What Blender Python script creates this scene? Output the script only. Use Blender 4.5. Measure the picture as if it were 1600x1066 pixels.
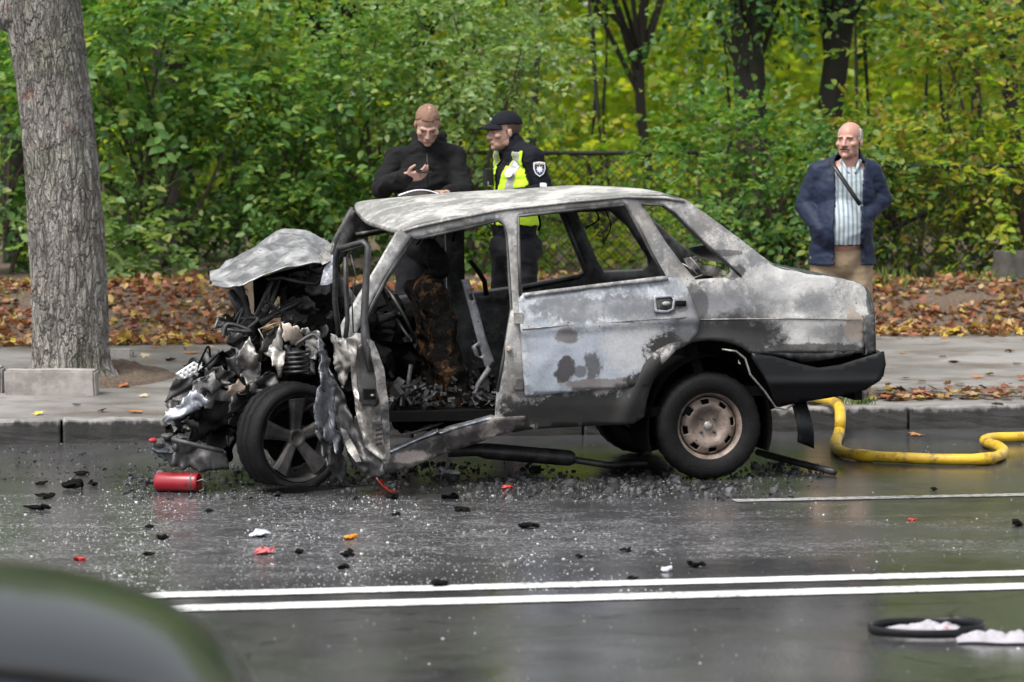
import bpy, bmesh, math, random
import numpy as np
from mathutils import Vector, Matrix, noise, geometry

for o in list(bpy.data.objects):
    bpy.data.objects.remove(o)
SC = bpy.context.scene
COL = SC.collection
R = math.radians

# ------------------------------------------------------------------ camera, sky, sun, exposure
FPX, CAM_H = 4400.0, 1.7            # focal length in pixels of the 1600 px wide picture (about 99 mm)
PITCH = math.atan(293.0 / FPX)
cam = bpy.data.cameras.new('camera')
cam_o = bpy.data.objects.new('camera', cam); COL.objects.link(cam_o)
cam.sensor_width = 36.0; cam.lens = 36.0 * FPX / 1600.0
cam.clip_start = 0.1; cam.clip_end = 600
cam_o.location = (0, 0, CAM_H); cam_o.rotation_euler = (math.pi / 2 - PITCH, 0, 0)
cam.dof.use_dof = True; cam.dof.focus_distance = 15.0; cam.dof.aperture_fstop = 3.3
SC.camera = cam_o

SUN_EL, SUN_AZ = 58.0, 222.0        # degrees; azimuth clockwise from +Y
world = bpy.data.worlds.new('World'); SC.world = world; world.use_nodes = True
wn = world.node_tree.nodes; wl = world.node_tree.links
wn.clear()
w_out = wn.new('ShaderNodeOutputWorld'); w_bg = wn.new('ShaderNodeBackground')
w_sky = wn.new('ShaderNodeTexSky'); w_sky.sky_type = 'NISHITA'; w_sky.sun_disc = False
w_sky.sun_elevation = R(SUN_EL); w_sky.sun_rotation = R(SUN_AZ)
w_sky.air_density = 1.0; w_sky.dust_density = 3.0; w_sky.ozone_density = 1.0
w_hs = wn.new('ShaderNodeHueSaturation'); w_hs.inputs['Saturation'].default_value = 0.22
wl.new(w_sky.outputs[0], w_hs.inputs['Color']); wl.new(w_hs.outputs[0], w_bg.inputs[0])
w_bg.inputs[1].default_value = 0.12
wl.new(w_bg.outputs[0], w_out.inputs[0])

sun = bpy.data.lights.new('sun', 'SUN'); sun.energy = 1.5; sun.angle = R(20); sun.color = (1, 0.96, 0.9)
sun_o = bpy.data.objects.new('sun', sun); COL.objects.link(sun_o)
sd = Vector((math.sin(R(SUN_AZ)) * math.cos(R(SUN_EL)), math.cos(R(SUN_AZ)) * math.cos(R(SUN_EL)), math.sin(R(SUN_EL))))
sun_o.rotation_euler = sd.to_track_quat('Z', 'Y').to_euler()
SC.view_settings.view_transform = 'Standard'; SC.view_settings.look = 'None'
SC.view_settings.exposure = 1.35; SC.view_settings.gamma = 1.0
SC.view_settings.use_curve_mapping = False
SC.cycles.max_bounces = 7; SC.cycles.transparent_max_bounces = 8
SC.cycles.diffuse_bounces = 3; SC.cycles.glossy_bounces = 3
SC.cycles.caustics_reflective = False; SC.cycles.caustics_refractive = False

# ------------------------------------------------------------------ where things stand
def ray(px, py):
    a = (px - 800) / FPX; b = (533 - py) / FPX
    return Vector((a, math.cos(PITCH) + b * math.sin(PITCH), -math.sin(PITCH) + b * math.cos(PITCH)))
CAMP = Vector((0, 0, CAM_H))
def ground(px, py, z=0.0):
    r = ray(px, py)
    return CAMP + r * ((z - CAM_H) / r.z)
def at(px, py, Y):
    r = ray(px, py)
    return CAMP + r * (Y / r.y)
# the road runs 9.5 degrees off the picture plane: a along it (to the right and away), b across it (away)
TH_R = R(9.5)
KERB0 = ground(800, 682)
RA = Vector((math.cos(TH_R), math.sin(TH_R), 0)); RB = Vector((-math.sin(TH_R), math.cos(TH_R), 0))
def road(a, b, z=0.0):
    p = KERB0 + RA * a + RB * b
    return Vector((p.x, p.y, z))
def ab(p):
    d = p - KERB0
    return d.dot(RA), d.dot(RB)

# ------------------------------------------------------------------ object helpers
def put(name, me, mat=None, parent=None, smooth=False):
    if mat and not me.materials:
        me.materials.append(mat)
    o = bpy.data.objects.new(name, me); COL.objects.link(o)
    if parent: o.parent = parent
    if smooth:
        me.polygons.foreach_set('use_smooth', [True] * len(me.polygons))
    return o
def mesh(verts, faces, name='m'):
    me = bpy.data.meshes.new(name)
    me.from_pydata([tuple(v) for v in verts], [], [tuple(f) for f in faces]); me.update()
    return me
def mesh_np(V, F, name='m'):
    V = np.asarray(V, np.float32); F = np.asarray(F, np.int32); k = F.shape[1]
    me = bpy.data.meshes.new(name)
    me.vertices.add(len(V)); me.vertices.foreach_set('co', V.ravel())
    me.loops.add(F.size); me.loops.foreach_set('vertex_index', F.ravel())
    me.polygons.add(len(F)); me.polygons.foreach_set('loop_start', np.arange(0, F.size, k, dtype=np.int32))
    me.update(calc_edges=True)
    return me
def empty(name, loc=(0, 0, 0), rz=0.0):
    o = bpy.data.objects.new(name, None); COL.objects.link(o)
    o.location = loc; o.rotation_euler = (0, 0, rz); o.empty_display_size = 0.1
    return o
def tag(o, label=None, cat=None, group=None, kind=None):
    if label: o['label'] = label
    if cat: o['category'] = cat
    if group: o['group'] = group
    if kind: o['kind'] = kind
    return o
def solid(o, t, offset=-1):
    m = o.modifiers.new('thick', 'SOLIDIFY'); m.thickness = t; m.offset = offset
    return o
def nz(p, s=1.0, seed=0.0):
    return noise.noise(Vector((p[0] * s + seed, p[1] * s + seed * 1.7, p[2] * s - seed)))

class MB:
    """collects shapes into one mesh"""
    def __init__(s): s.v = []; s.f = []
    def add(s, v, f):
        n = len(s.v); s.v += [Vector(p) for p in v]; s.f += [tuple(i + n for i in q) for q in f]; return s
    def box(s, c, d, rot=None):
        c = Vector(c); M = rot or Matrix.Identity(3)
        v = [c + M @ Vector((x * d[0] / 2, y * d[1] / 2, z * d[2] / 2)) for x in (-1, 1) for y in (-1, 1) for z in (-1, 1)]
        return s.add(v, [(0, 1, 3, 2), (4, 6, 7, 5), (0, 4, 5, 1), (2, 3, 7, 6), (0, 2, 6, 4), (1, 5, 7, 3)])
    def tube(s, pts, rad, n=8, cap=True, flat=1.0, up=None):
        pts = [Vector(p) for p in pts]; m = len(pts)
        if not hasattr(rad, '__len__'): rad = [rad] * m
        t0 = (pts[1] - pts[0]).normalized()
        ref = Vector(up) if up else (Vector((0, 0, 1)) if abs(t0.z) < .9 else Vector((1, 0, 0)))
        x = t0.cross(ref).normalized()
        vs = []
        for i, p in enumerate(pts):
            t = (pts[min(i + 1, m - 1)] - pts[max(i - 1, 0)]).normalized()
            if up: x = t.cross(ref).normalized()
            else: x = (x - t * x.dot(t)).normalized()
            y = x.cross(t)
            off = math.pi / n if n == 4 else 0
            for k in range(n):
                a = 2 * math.pi * k / n + off
                vs.append(p + (x * math.cos(a) + y * math.sin(a) * flat) * rad[i])
        fs = [(i * n + k, i * n + (k + 1) % n, (i + 1) * n + (k + 1) % n, (i + 1) * n + k) for i in range(m - 1) for k in range(n)]
        if cap: fs += [tuple(range(n - 1, -1, -1)), tuple(range((m - 1) * n, m * n))]
        return s.add(vs, fs)
    def sweep(s, pts, prof, up=(0, 0, 1), closed=False, cap=True):
        """profile points (across, up) carried along pts"""
        pts = [Vector(p) for p in pts]; m = len(pts); n = len(prof); up = Vector(up); vs = []
        for i, p in enumerate(pts):
            if closed: t = (pts[(i + 1) % m] - pts[i - 1]).normalized()
            else: t = (pts[min(i + 1, m - 1)] - pts[max(i - 1, 0)]).normalized()
            x = t.cross(up).normalized(); y = x.cross(t)
            pr = prof(i / max(1, m - 1)) if callable(prof) else prof
            vs += [p + x * a + y * b for a, b in pr]
        rng = m if closed else m - 1
        fs = [(i * n + k, i * n + (k + 1) % n, ((i + 1) % m) * n + (k + 1) % n, ((i + 1) % m) * n + k) for i in range(rng) for k in range(n)]
        if cap and not closed: fs += [tuple(range(n - 1, -1, -1)), tuple(range((m - 1) * n, m * n))]
        return s.add(vs, fs)
    def lathe(s, prof, n=32, axis='z', closed=False, M=None):
        """profile (radius, height)"""
        vs = []; m = len(prof)
        for k in range(n):
            a = 2 * math.pi * k / n
            for r, h in prof:
                p = Vector((r * math.cos(a), r * math.sin(a), h)) if axis == 'z' else Vector((r * math.cos(a), h, r * math.sin(a)))
                vs.append(M @ p if M else p)
        fs = []
        for k in range(n):
            k2 = (k + 1) % n
            for j in range(m if closed else m - 1):
                j2 = (j + 1) % m
                fs.append((k * m + j, k2 * m + j, k2 * m + j2, k * m + j2))
        return s.add(vs, fs)
    def ball(s, c, r, nu=16, nv=10, M=None):
        c = Vector(c)
        if not hasattr(r, '__len__'): r = (r, r, r)
        vs = [Vector((0, 0, -r[2]))]
        for j in range(1, nv):
            ph = math.pi * j / nv - math.pi / 2
            for k in range(nu):
                a = 2 * math.pi * k / nu
                vs.append(Vector((r[0] * math.cos(a) * math.cos(ph), r[1] * math.sin(a) * math.cos(ph), r[2] * math.sin(ph))))
        vs.append(Vector((0, 0, r[2])))
        fs = [(0, 1 + (k + 1) % nu, 1 + k) for k in range(nu)]
        for j in range(nv - 2):
            for k in range(nu):
                fs.append((1 + j * nu + k, 1 + j * nu + (k + 1) % nu, 1 + (j + 1) * nu + (k + 1) % nu, 1 + (j + 1) * nu + k))
        b = 1 + (nv - 2) * nu; e = len(vs) - 1
        fs += [(b + k, b + (k + 1) % nu, e) for k in range(nu)]
        if M: vs = [M @ v for v in vs]
        return s.add([v + c for v in vs], fs)
    def cap(s, a, b, ra, rb, n=14):
        """tapered capsule"""
        a = Vector(a); b = Vector(b); d = b - a; t = d.normalized()
        pts = []; rad = []
        for k in range(1, 5):
            q = math.pi / 2 * k / 4
            pts.append(a - t * ra * math.cos(q)); rad.append(ra * math.sin(q))
        for k in range(4, 0, -1):
            q = math.pi / 2 * k / 4
            pts.append(b + t * rb * math.cos(q)); rad.append(rb * math.sin(q))
        return s.tube(pts, rad, n)
    def mesh(s, name='m'): return mesh(s.v, s.f, name)
    def put(s, name, mat=None, parent=None, smooth=False): return put(name, s.mesh(name), mat, parent, smooth)

TMP = bpy.data.scenes.new('tmp')
def baked(o):
    """the object's mesh with its modifiers applied, evaluated on its own"""
    TMP.collection.objects.link(o)
    with bpy.context.temp_override(scene=TMP, view_layer=TMP.view_layers[0]):
        dg = bpy.context.evaluated_depsgraph_get(); nm = bpy.data.meshes.new_from_object(o.evaluated_get(dg))
    TMP.collection.objects.unlink(o)
    return nm
def nudge(nm, fn):
    """move every vertex along its normal by fn(point)"""
    n = len(nm.vertices); C = np.zeros(n * 3, np.float32); N = np.zeros(n * 3, np.float32)
    nm.vertices.foreach_get('co', C); nm.vertices.foreach_get('normal', N); C = C.reshape(-1, 3); N = N.reshape(-1, 3)
    d = np.array([fn(Vector(c)) for c in C.tolist()], np.float32)
    nm.vertices.foreach_set('co', (C + N * d[:, None]).ravel()); nm.update()
def grid_mesh(fn, nu, nv):
    v = [fn(i / nu, j / nv) for j in range(nv + 1) for i in range(nu + 1)]
    w = nu + 1
    f = [(j * w + i, j * w + i + 1, (j + 1) * w + i + 1, (j + 1) * w + i) for j in range(nv) for i in range(nu)]
    return mesh(v, f)
def spline(pts, k=8):
    """Catmull-Rom through points of any dimension"""
    P = [Vector(p) for p in pts]; out = []
    for i in range(len(P) - 1):
        p0 = P[max(i - 1, 0)]; p1 = P[i]; p2 = P[i + 1]; p3 = P[min(i + 2, len(P) - 1)]
        for j in range(k):
            t = j / k
            out.append(0.5 * ((2 * p1) + (p2 - p0) * t + (2 * p0 - 5 * p1 + 4 * p2 - p3) * t * t + (3 * p1 - p0 - 3 * p2 + p3) * t ** 3))
    out.append(P[-1]); return out

# ------------------------------------------------------------------ material helpers
class NT:
    def __init__(s, name):
        s.m = bpy.data.materials.new(name); s.m.use_nodes = True
        s.n = s.m.node_tree.nodes; s.l = s.m.node_tree.links
        s.b = s.n['Principled BSDF']; s.out = s.n['Material Output']
        s._tc = None
    def node(s, t, **kw):
        n = s.n.new(t)
        for k, v in kw.items(): setattr(n, k, v)
        return n
    def link(s, a, b): s.l.new(a, b)
    def set(s, inp, v):
        if isinstance(v, (int, float)): inp.default_value = v
        elif isinstance(v, (tuple, list)): inp.default_value = tuple(v) + ((1,) if len(v) == 3 and inp.type == 'RGBA' else ())
        else: s.l.new(v, inp)
    def obj(s):
        if not s._tc: s._tc = s.node('ShaderNodeTexCoord')
        return s._tc.outputs['Object']
    def mapped(s, scale=(1, 1, 1), rot=(0, 0, 0), loc=(0, 0, 0)):
        m = s.node('ShaderNodeMapping'); s.link(s.obj(), m.inputs[0])
        m.inputs['Scale'].default_value = scale; m.inputs['Rotation'].default_value = rot; m.inputs['Location'].default_value = loc
        return m.outputs[0]
    def noise(s, scale, detail=5, rough=.55, vec=None, dist=0.0):
        n = s.node('ShaderNodeTexNoise'); n.inputs['Scale'].default_value = scale; n.inputs['Detail'].default_value = detail
        n.inputs['Roughness'].default_value = rough; n.inputs['Distortion'].default_value = dist
        s.link(vec or s.obj(), n.inputs['Vector']); return n.outputs['Fac']
    def voro(s, scale, vec=None, feature='F1'):
        n = s.node('ShaderNodeTexVoronoi'); n.feature = feature; n.inputs['Scale'].default_value = scale
        s.link(vec or s.obj(), n.inputs['Vector']); return n.outputs[0]
    def math(s, op, a, b=0.0, c=None, clamp=False):
        n = s.node('ShaderNodeMath', operation=op); n.use_clamp = clamp
        s.set(n.inputs[0], a); s.set(n.inputs[1], b)
        if c is not None: s.set(n.inputs[2], c)
        return n.outputs[0]
    def ramp(s, fac, stops, interp='LINEAR'):
        n = s.node('ShaderNodeValToRGB'); s.link(fac, n.inputs[0]); cr = n.color_ramp; cr.interpolation = interp
        while len(cr.elements) < len(stops): cr.elements.new(0.5)
        for e, (p, c) in zip(cr.elements, stops):
            e.position = p; e.color = (c, c, c, 1) if isinstance(c, (int, float)) else tuple(c) + (1,)
        return n.outputs[0]
    def step(s, fac, lo, hi, a=0.0, b=1.0):
        n = s.node('ShaderNodeMapRange'); n.interpolation_type = 'SMOOTHSTEP'
        s.link(fac, n.inputs[0]); n.inputs[1].default_value = lo; n.inputs[2].default_value = hi
        n.inputs[3].default_value = a; n.inputs[4].default_value = b
        return n.outputs[0]
    def mix(s, fac, a, b, mode='MIX'):
        n = s.node('ShaderNodeMix'); n.data_type = 'RGBA'; n.blend_type = mode
        s.set(n.inputs[0], fac); s.set(n.inputs[6], a); s.set(n.inputs[7], b)
        return n.outputs[2]
    def bump(s, h, strength=.3, dist=.01):
        n = s.node('ShaderNodeBump'); n.inputs['Strength'].default_value = strength; n.inputs['Distance'].default_value = dist
        s.link(h, n.inputs['Height']); s.link(n.outputs[0], s.b.inputs['Normal'])
    def fin(s, col=None, rough=None, metal=None, spec=None):
        if col is not None: s.set(s.b.inputs['Base Color'], col)
        if rough is not None: s.set(s.b.inputs['Roughness'], rough)
        if metal is not None: s.set(s.b.inputs['Metallic'], metal)
        if spec is not None: s.set(s.b.inputs['Specular IOR Level'], spec)
        return s.m
def simple(name, col, rough=.6, metal=0.0, var=.25, scale=14, bump=.15, spec=.35):
    t = NT(name); n = t.noise(scale, 6)
    c = t.mix(n, tuple(x * (1 - var) for x in col), tuple(min(1, x * (1 + var)) for x in col))
    if bump: t.bump(t.noise(scale * 5, 4), bump, .004)
    return t.fin(c, rough, metal, spec)
# ------------------------------------------------------------------ the setting: road, kerb, pavement, bank
def m_road():
    t = NT('wet_asphalt')
    big = t.noise(.55, 4, .6, t.mapped((.55, 1.3, 1), (0, 0, -TH_R)))
    fine = t.noise(90, 3, .7)
    grit = t.voro(160)
    streak = t.noise(1.6, 6, .65, t.mapped((.35, 1.6, 1), (0, 0, -TH_R)), .6)
    tc = t.node('ShaderNodeSeparateXYZ'); t.link(t.obj(), tc.inputs[0])
    # film of washed-out extinguishing foam and ash left on the asphalt in front of the wreck (a stain with its own outline)
    dx = t.math('DIVIDE', t.math('ADD', tc.outputs[0], 1.0), 3.1)
    dy = t.math('DIVIDE', t.math('SUBTRACT', tc.outputs[1], 12.7), 1.6)
    rr = t.math('SQRT', t.math('ADD', t.math('MULTIPLY', dx, dx), t.math('MULTIPLY', dy, dy)))
    film = t.step(t.math('ADD', rr, t.math('MULTIPLY', t.math('SUBTRACT', streak, .5), 2.4)), .5, 1.25, 1, 0)
    speck = t.step(t.noise(38, 5, .75), .47, .66)
    patch = t.step(t.noise(5.5, 7, .75, t.mapped((.7, 1.5, 1), (0, 0, -TH_R)), .8), .40, .62)
    filmc = t.math('MULTIPLY', film, t.math('MULTIPLY', t.math('ADD', t.math('MULTIPLY', speck, .95), .10), t.math('ADD', t.math('MULTIPLY', patch, .85), .15)))
    # soot and char washed round the wreck
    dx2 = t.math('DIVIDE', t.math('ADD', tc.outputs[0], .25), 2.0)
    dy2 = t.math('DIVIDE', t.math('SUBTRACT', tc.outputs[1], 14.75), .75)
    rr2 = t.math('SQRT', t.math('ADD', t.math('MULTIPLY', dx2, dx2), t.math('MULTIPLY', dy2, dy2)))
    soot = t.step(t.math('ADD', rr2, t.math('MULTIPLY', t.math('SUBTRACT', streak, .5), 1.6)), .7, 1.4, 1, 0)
    base = t.mix(fine, (.020, .020, .021), (.075, .075, .078))
    base = t.mix(t.step(grit, .05, .40), (.13, .13, .135), base)
    base = t.mix(t.math('MULTIPLY', t.step(t.noise(2.3, 6, .7), .48, .62), .45), base, (.016, .016, .017))
    crk = t.voro(.55, t.mapped((1, 1.4, 1), (0, 0, .3)), 'DISTANCE_TO_EDGE')
    crk = t.math('ADD', crk, t.math('MULTIPLY', t.math('SUBTRACT', t.noise(6, 5, .7), .5), .06))
    base = t.mix(t.math('MULTIPLY', t.step(t.math('ABSOLUTE', crk), .0, .005, 1, 0), .7), base, (.006, .006, .006))
    base = t.mix(filmc, base, (.24, .24, .25))
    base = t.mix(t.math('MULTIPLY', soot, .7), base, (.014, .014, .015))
    wet = t.step(t.math('ADD', big, t.math('MULTIPLY', t.math('SUBTRACT', fine, .5), .12)), .40, .60)
    rgh = t.math('ADD', t.math('MULTIPLY', wet, .17), .055)
    rgh = t.math('ADD', rgh, t.math('MULTIPLY', filmc, .45), clamp=True)
    h = t.math('ADD', t.math('MULTIPLY', fine, t.math('ADD', t.math('MULTIPLY', wet, .55), .10)), t.math('MULTIPLY', grit, .15))
    h = t.math('ADD', h, t.math('MULTIPLY', t.noise(7, 3), .12))
    t.bump(h, .13, .010)
    return t.fin(base, rgh, 0, .5)
def m_pave():
    t = NT('damp_pavement')
    a = t.noise(1.1, 6, .6); f = t.noise(70, 4, .7); st = t.noise(2.4, 5, .6, t.mapped((.85, 1.25, 1), (0, 0, -TH_R)))
    c = t.mix(t.step(a, .3, .7), (.12, .112, .105), (.24, .228, .218))
    c = t.mix(t.math('MULTIPLY', t.step(st, .44, .62), .75), c, (.095, .074, .058))
    c = t.mix(t.step(f, .35, .75), c, tuple([.30, .295, .29]), 'MIX') if False else t.mix(t.math('MULTIPLY', t.step(f, .5, .8), .5), c, (.36, .35, .34))
    t.bump(f, .6, .008)
    return t.fin(c, t.math('ADD', t.math('MULTIPLY', a, .4), .35), 0, .35)
def m_soil():
    t = NT('dark_soil'); a = t.noise(2.5, 6); f = t.noise(40, 5, .7)
    c = t.mix(a, (.045, .030, .020), (.11, .075, .05)); c = t.mix(t.step(f, .4, .7), c, (.15, .11, .08))
    t.bump(f, .8, .02); return t.fin(c, .9)
def m_kerb():
    t = NT('kerb_concrete'); a = t.noise(6, 7, .7); f = t.noise(60, 4, .7)
    v = t.noise(9, 5, .6, t.mapped((1.5, 1.5, .25)))
    c = t.mix(t.step(a, .35, .65), (.13, .126, .12), (.25, .24, .23))
    z = t.node('ShaderNodeSeparateXYZ'); t.link(t.obj(), z.inputs[0])
    grime = t.step(t.math('ADD', z.outputs[2], t.math('MULTIPLY', t.math('SUBTRACT', v, .5), .13)), .108, .138, 1, 0)
    c = t.mix(t.math('MULTIPLY', grime, .9), c, t.mix(v, (.004, .004, .004), (.026, .025, .024)))
    t.bump(f, .5, .006)
    return t.fin(c, .55)
M_ROAD, M_PAVE, M_SOIL, M_KERB = m_road(), m_pave(), m_soil(), m_kerb()
M_LINE = None
def m_line():
    t = NT('road_paint'); f = t.noise(55, 4, .7); a = t.noise(2.2, 5, .6)
    c = t.mix(t.step(t.math('ADD', f, t.math('MULTIPLY', a, .5)), .74, .92), (.62, .62, .61), (.20, .20, .20))
    t.bump(f, .2, .004); return t.fin(c, .45)
def m_line_worn():
    t = NT('worn_road_paint'); f = t.noise(30, 5, .7); a = t.noise(.9, 4)
    x = t.node('ShaderNodeSeparateXYZ'); t.link(t.obj(), x.inputs[0])
    w = t.math('ADD', t.math('MULTIPLY', f, .8), t.math('MULTIPLY', a, .4))
    c = t.mix(t.step(w, .5, .72), (.36, .36, .35), (.05, .05, .05)); return t.fin(c, .35)
M_LINE, M_WORN = m_line(), m_line_worn()
def m_concrete():
    t = NT('old_concrete'); a = t.noise(5, 7, .7); f = t.noise(45, 5, .7); g = t.noise(2, 4)
    c = t.mix(t.step(a, .35, .65), (.20, .185, .17), (.36, .34, .32)); c = t.mix(t.math('MULTIPLY', t.step(g, .45, .7), .5), c, (.12, .10, .08))
    t.bump(f, .5, .008); return t.fin(c, .85)
M_CONC = m_concrete()

def strip(a0, a1, b0, b1, z0, z1, na=1, nb=1, dz=None, rag=0):
    def fn(s, u):
        a = a0 + (a1 - a0) * s; b = b0 + (b1 - b0) * u; z = z0 + (z1 - z0) * u
        if rag: b += rag * (noise.noise(Vector((a * 9, u * 5, b0))) + .7 * noise.noise(Vector((a * 27, u * 5, b0))))
        return road(a, b, z + (dz(a, b, u) if dz else 0))
    return grid_mesh(fn, na, nb)
tag(put('ground', strip(-200, 200, -60, 200, -.06, -.06), M_SOIL), kind='structure')
tag(put('road', strip(-120, 120, -40, .02, 0, 0, 60, 20), M_ROAD), kind='structure')
# painted lines
def line(px, py, width, a0, a1, mat, name):
    _, b = ab(ground(px, py))
    tag(put(name, strip(max(a0, -9), min(a1, 9), b - width / 2, b + width / 2, .004, .004, 600, 1, None, .006), mat), kind='structure')
line(900, 914.5, .135, -90, 90, M_LINE, 'road_line')
line(900, 935.5, .150, -90, 90, M_LINE, 'road_line')
line(1350, 779, .105, .55, 90, M_WORN, 'road_line')

# kerb of single stones
kerb = tag(empty('kerb', road(0, 0, 0)), kind='structure')
kerb.rotation_euler = (0, 0, TH_R)
rng = random.Random(3)
a = -9.0; kst = 0
while a < 8.5:
    L = rng.uniform(.78, 1.02) if a > 1.2 else rng.uniform(.95, 1.25)
    L = min(L, 8.6 - a + .2)
    x0, x1 = a + .006, a + L - .006
    bm = bmesh.new(); bmesh.ops.create_cube(bm, size=1)
    dz = rng.uniform(-.006, .006); dy = rng.uniform(-.006, .006)
    for v in bm.verts:
        v.co = Vector(((x0 + x1) / 2 + v.co.x * (x1 - x0), .08 + dy + v.co.y * .15, .02 + dz + v.co.z * .24))
    bmesh.ops.bevel(bm, geom=[e for e in bm.edges], offset=.014, segments=2, affect='EDGES', profile=.5)
    bmesh.ops.subdivide_edges(bm, edges=[e_ for e_ in bm.edges if e_.calc_length() > .08], cuts=7, use_grid_fill=True)
    for v in bm.verts: v.co += Vector((0, nz(v.co, 9, 1), nz(v.co, 9, 4))) * .007 + Vector((0, nz(v.co, 30, 2), nz(v.co, 30, 5))) * .004
    me = bpy.data.meshes.new('kerb_stone'); bm.to_mesh(me); bm.free()
    put('kerb_stone', me, M_KERB, kerb); a += L
for x0, x1 in ((-120, -9.0), (a, 120)):
    put('kerb_run', MB().box(((x0 + x1) / 2, .08, .02), (x1 - x0, .15, .24)).mesh(), M_KERB, kerb)

PV_B, BK_B = 4.9, 6.6              # far edge of the pavement, top of the leaf bank
def z_pave(b): return .128 + .125 * max(0, min(1, (b - .1) / (PV_B - .1)))
def pv_dz(a, b, u): return .012 * noise.noise(Vector((a * .8, b * .8, 0))) * (1 if u > .03 else 0)
tag(put('pavement', strip(-60, 60, .12, PV_B + .3, .128, .262, 240, 24, pv_dz), M_PAVE, smooth=True), kind='structure')
def z_bank(a, b):
    u = max(0, min(1, (b - PV_B) / (BK_B - PV_B))); s = u * u * (3 - 2 * u)
    return .225 + .40 * s + .05 * noise.noise(Vector((a * .9, b * .9, 3))) * min(1, u * 2) + .015 * noise.noise(Vector((a * 4, b * 4, 1)))
tag(put('leaf_bank', grid_mesh(lambda s, u: road(-40 + 80 * s, PV_B + .05 * noise.noise(Vector((s * 160, 0, 0))) + 14 * u * u + .2 * u, z_bank(-40 + 80 * s, PV_B + 14 * u * u + .2 * u)), 320, 40), M_SOIL, smooth=True), kind='structure')
tag(put('forest_floor', strip(-120, 120, PV_B + 14.1, 150, .63, .63), M_SOIL), kind='structure')
# ------------------------------------------------------------------ leaves, trees, shrubs
RS = np.random.RandomState(11)
def m_leaf(name, cols, trans=.42, rough=.42):
    t = NT(name)
    g = t.node('ShaderNodeNewGeometry')
    k = len(cols)
    c = t.ramp(g.outputs['Random Per Island'], [(i / (k - 1), q) for i, q in enumerate(cols)])
    t.set(t.b.inputs['Base Color'], c); t.set(t.b.inputs['Roughness'], rough); t.b.inputs['Specular IOR Level'].default_value = .35
    tr = t.node('ShaderNodeBsdfTranslucent')
    hs = t.node('ShaderNodeMix'); hs.data_type = 'RGBA'; hs.blend_type = 'MULTIPLY'; hs.inputs[0].default_value = 1
    t.link(c, hs.inputs[6]); hs.inputs[7].default_value = (1.5, 1.55, .7, 1)
    t.link(hs.outputs[2], tr.inputs[0])
    mx = t.node('ShaderNodeMixShader'); mx.inputs[0].default_value = trans
    t.link(t.b.outputs[0], mx.inputs[1]); t.link(tr.outputs[0], mx.inputs[2]); t.link(mx.outputs[0], t.out.inputs[0])
    return t.m
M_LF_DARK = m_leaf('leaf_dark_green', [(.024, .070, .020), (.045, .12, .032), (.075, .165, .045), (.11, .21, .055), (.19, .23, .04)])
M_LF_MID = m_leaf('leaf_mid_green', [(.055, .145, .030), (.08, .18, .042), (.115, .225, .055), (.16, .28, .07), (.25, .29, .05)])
M_LF_PALE = m_leaf('leaf_pale_green', [(.08, .155, .05), (.125, .215, .07), (.17, .27, .10), (.22, .31, .125), (.26, .29, .09)])
M_LF_LIME = m_leaf('leaf_lime_green', [(.11, .21, .022), (.17, .28, .028), (.24, .34, .032), (.32, .37, .036), (.40, .35, .04)], .55)
M_LF_YEL = m_leaf('leaf_yellowing', [(.055, .12, .025), (.09, .17, .03), (.14, .23, .035), (.20, .26, .04), (.32, .29, .045), (.20, .11, .04)], .48)
M_LF_FALL = m_leaf('leaf_fallen', [(.075, .032, .02), (.14, .046, .025), (.19, .064, .03), (.24, .085, .036), (.27, .125, .06), (.32, .22, .13), (.40, .29, .05), (.15, .07, .046)], .12, .55)
M_GRASS = m_leaf('grass_blade', [(.06, .12, .03), (.10, .18, .04), (.16, .22, .05), (.25, .24, .08)], .35)
def m_bark():
    t = NT('bark'); wob = t.noise(9, 4, .6)
    mp = t.node('ShaderNodeMapping'); t.link(t.obj(), mp.inputs[0]); mp.inputs['Scale'].default_value = (1, 1, .30)
    ad = t.node('ShaderNodeMixRGB') if False else t.node('ShaderNodeVectorMath', operation='ADD')
    nv = t.node('ShaderNodeTexNoise'); nv.inputs['Scale'].default_value = 11; nv.inputs['Detail'].default_value = 5; t.link(mp.outputs[0], nv.inputs['Vector'])
    sc = t.node('ShaderNodeVectorMath', operation='SCALE'); t.link(nv.outputs['Color'], sc.inputs[0]); sc.inputs['Scale'].default_value = .16
    t.link(mp.outputs[0], ad.inputs[0]); t.link(sc.outputs[0], ad.inputs[1])
    e1 = t.voro(21, ad.outputs[0], 'DISTANCE_TO_EDGE'); e2 = t.voro(48, ad.outputs[0], 'DISTANCE_TO_EDGE')
    v = t.noise(16, 6, .7, mp.outputs[0]); f = t.noise(80, 4, .7); g = t.noise(1.6, 4)
    cell = t.noise(13, 3, .5, ad.outputs[0])
    c = t.mix(t.step(cell, .3, .7), (.20, .184, .165), (.40, .378, .345))
    c = t.mix(t.math('MULTIPLY', t.step(f, .4, .7), .4), c, (.10, .09, .08))
    c = t.mix(t.math('MULTIPLY', t.step(g, .48, .66), .45), c, (.17, .19, .12))
    c = t.mix(t.math('MULTIPLY', t.step(t.noise(3.1, 3), .63, .69), .6), c, (.22, .10, .075))
    c = t.mix(t.math('MULTIPLY', t.step(e2, .0, .06, 1, 0), .40), c, (.05, .043, .037))
    c = t.mix(t.math('MULTIPLY', t.step(e1, .0, .07, 1, 0), t.step(t.noise(5, 4), .35, .6, .25, .85)), c, (.035, .03, .026))
    t.bump(t.math('ADD', t.math('ADD', t.step(e1, 0, .16), t.math('MULTIPLY', t.step(e2, 0, .14), .4)), t.math('MULTIPLY', f, .3)), 1.0, .022)
    return t.fin(c, .9, 0, .25)
M_BARK = m_bark()
M_BARK_DK = simple('dark_bark', (.022, .019, .016), .9, 0, .5, 12, .6)
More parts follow.
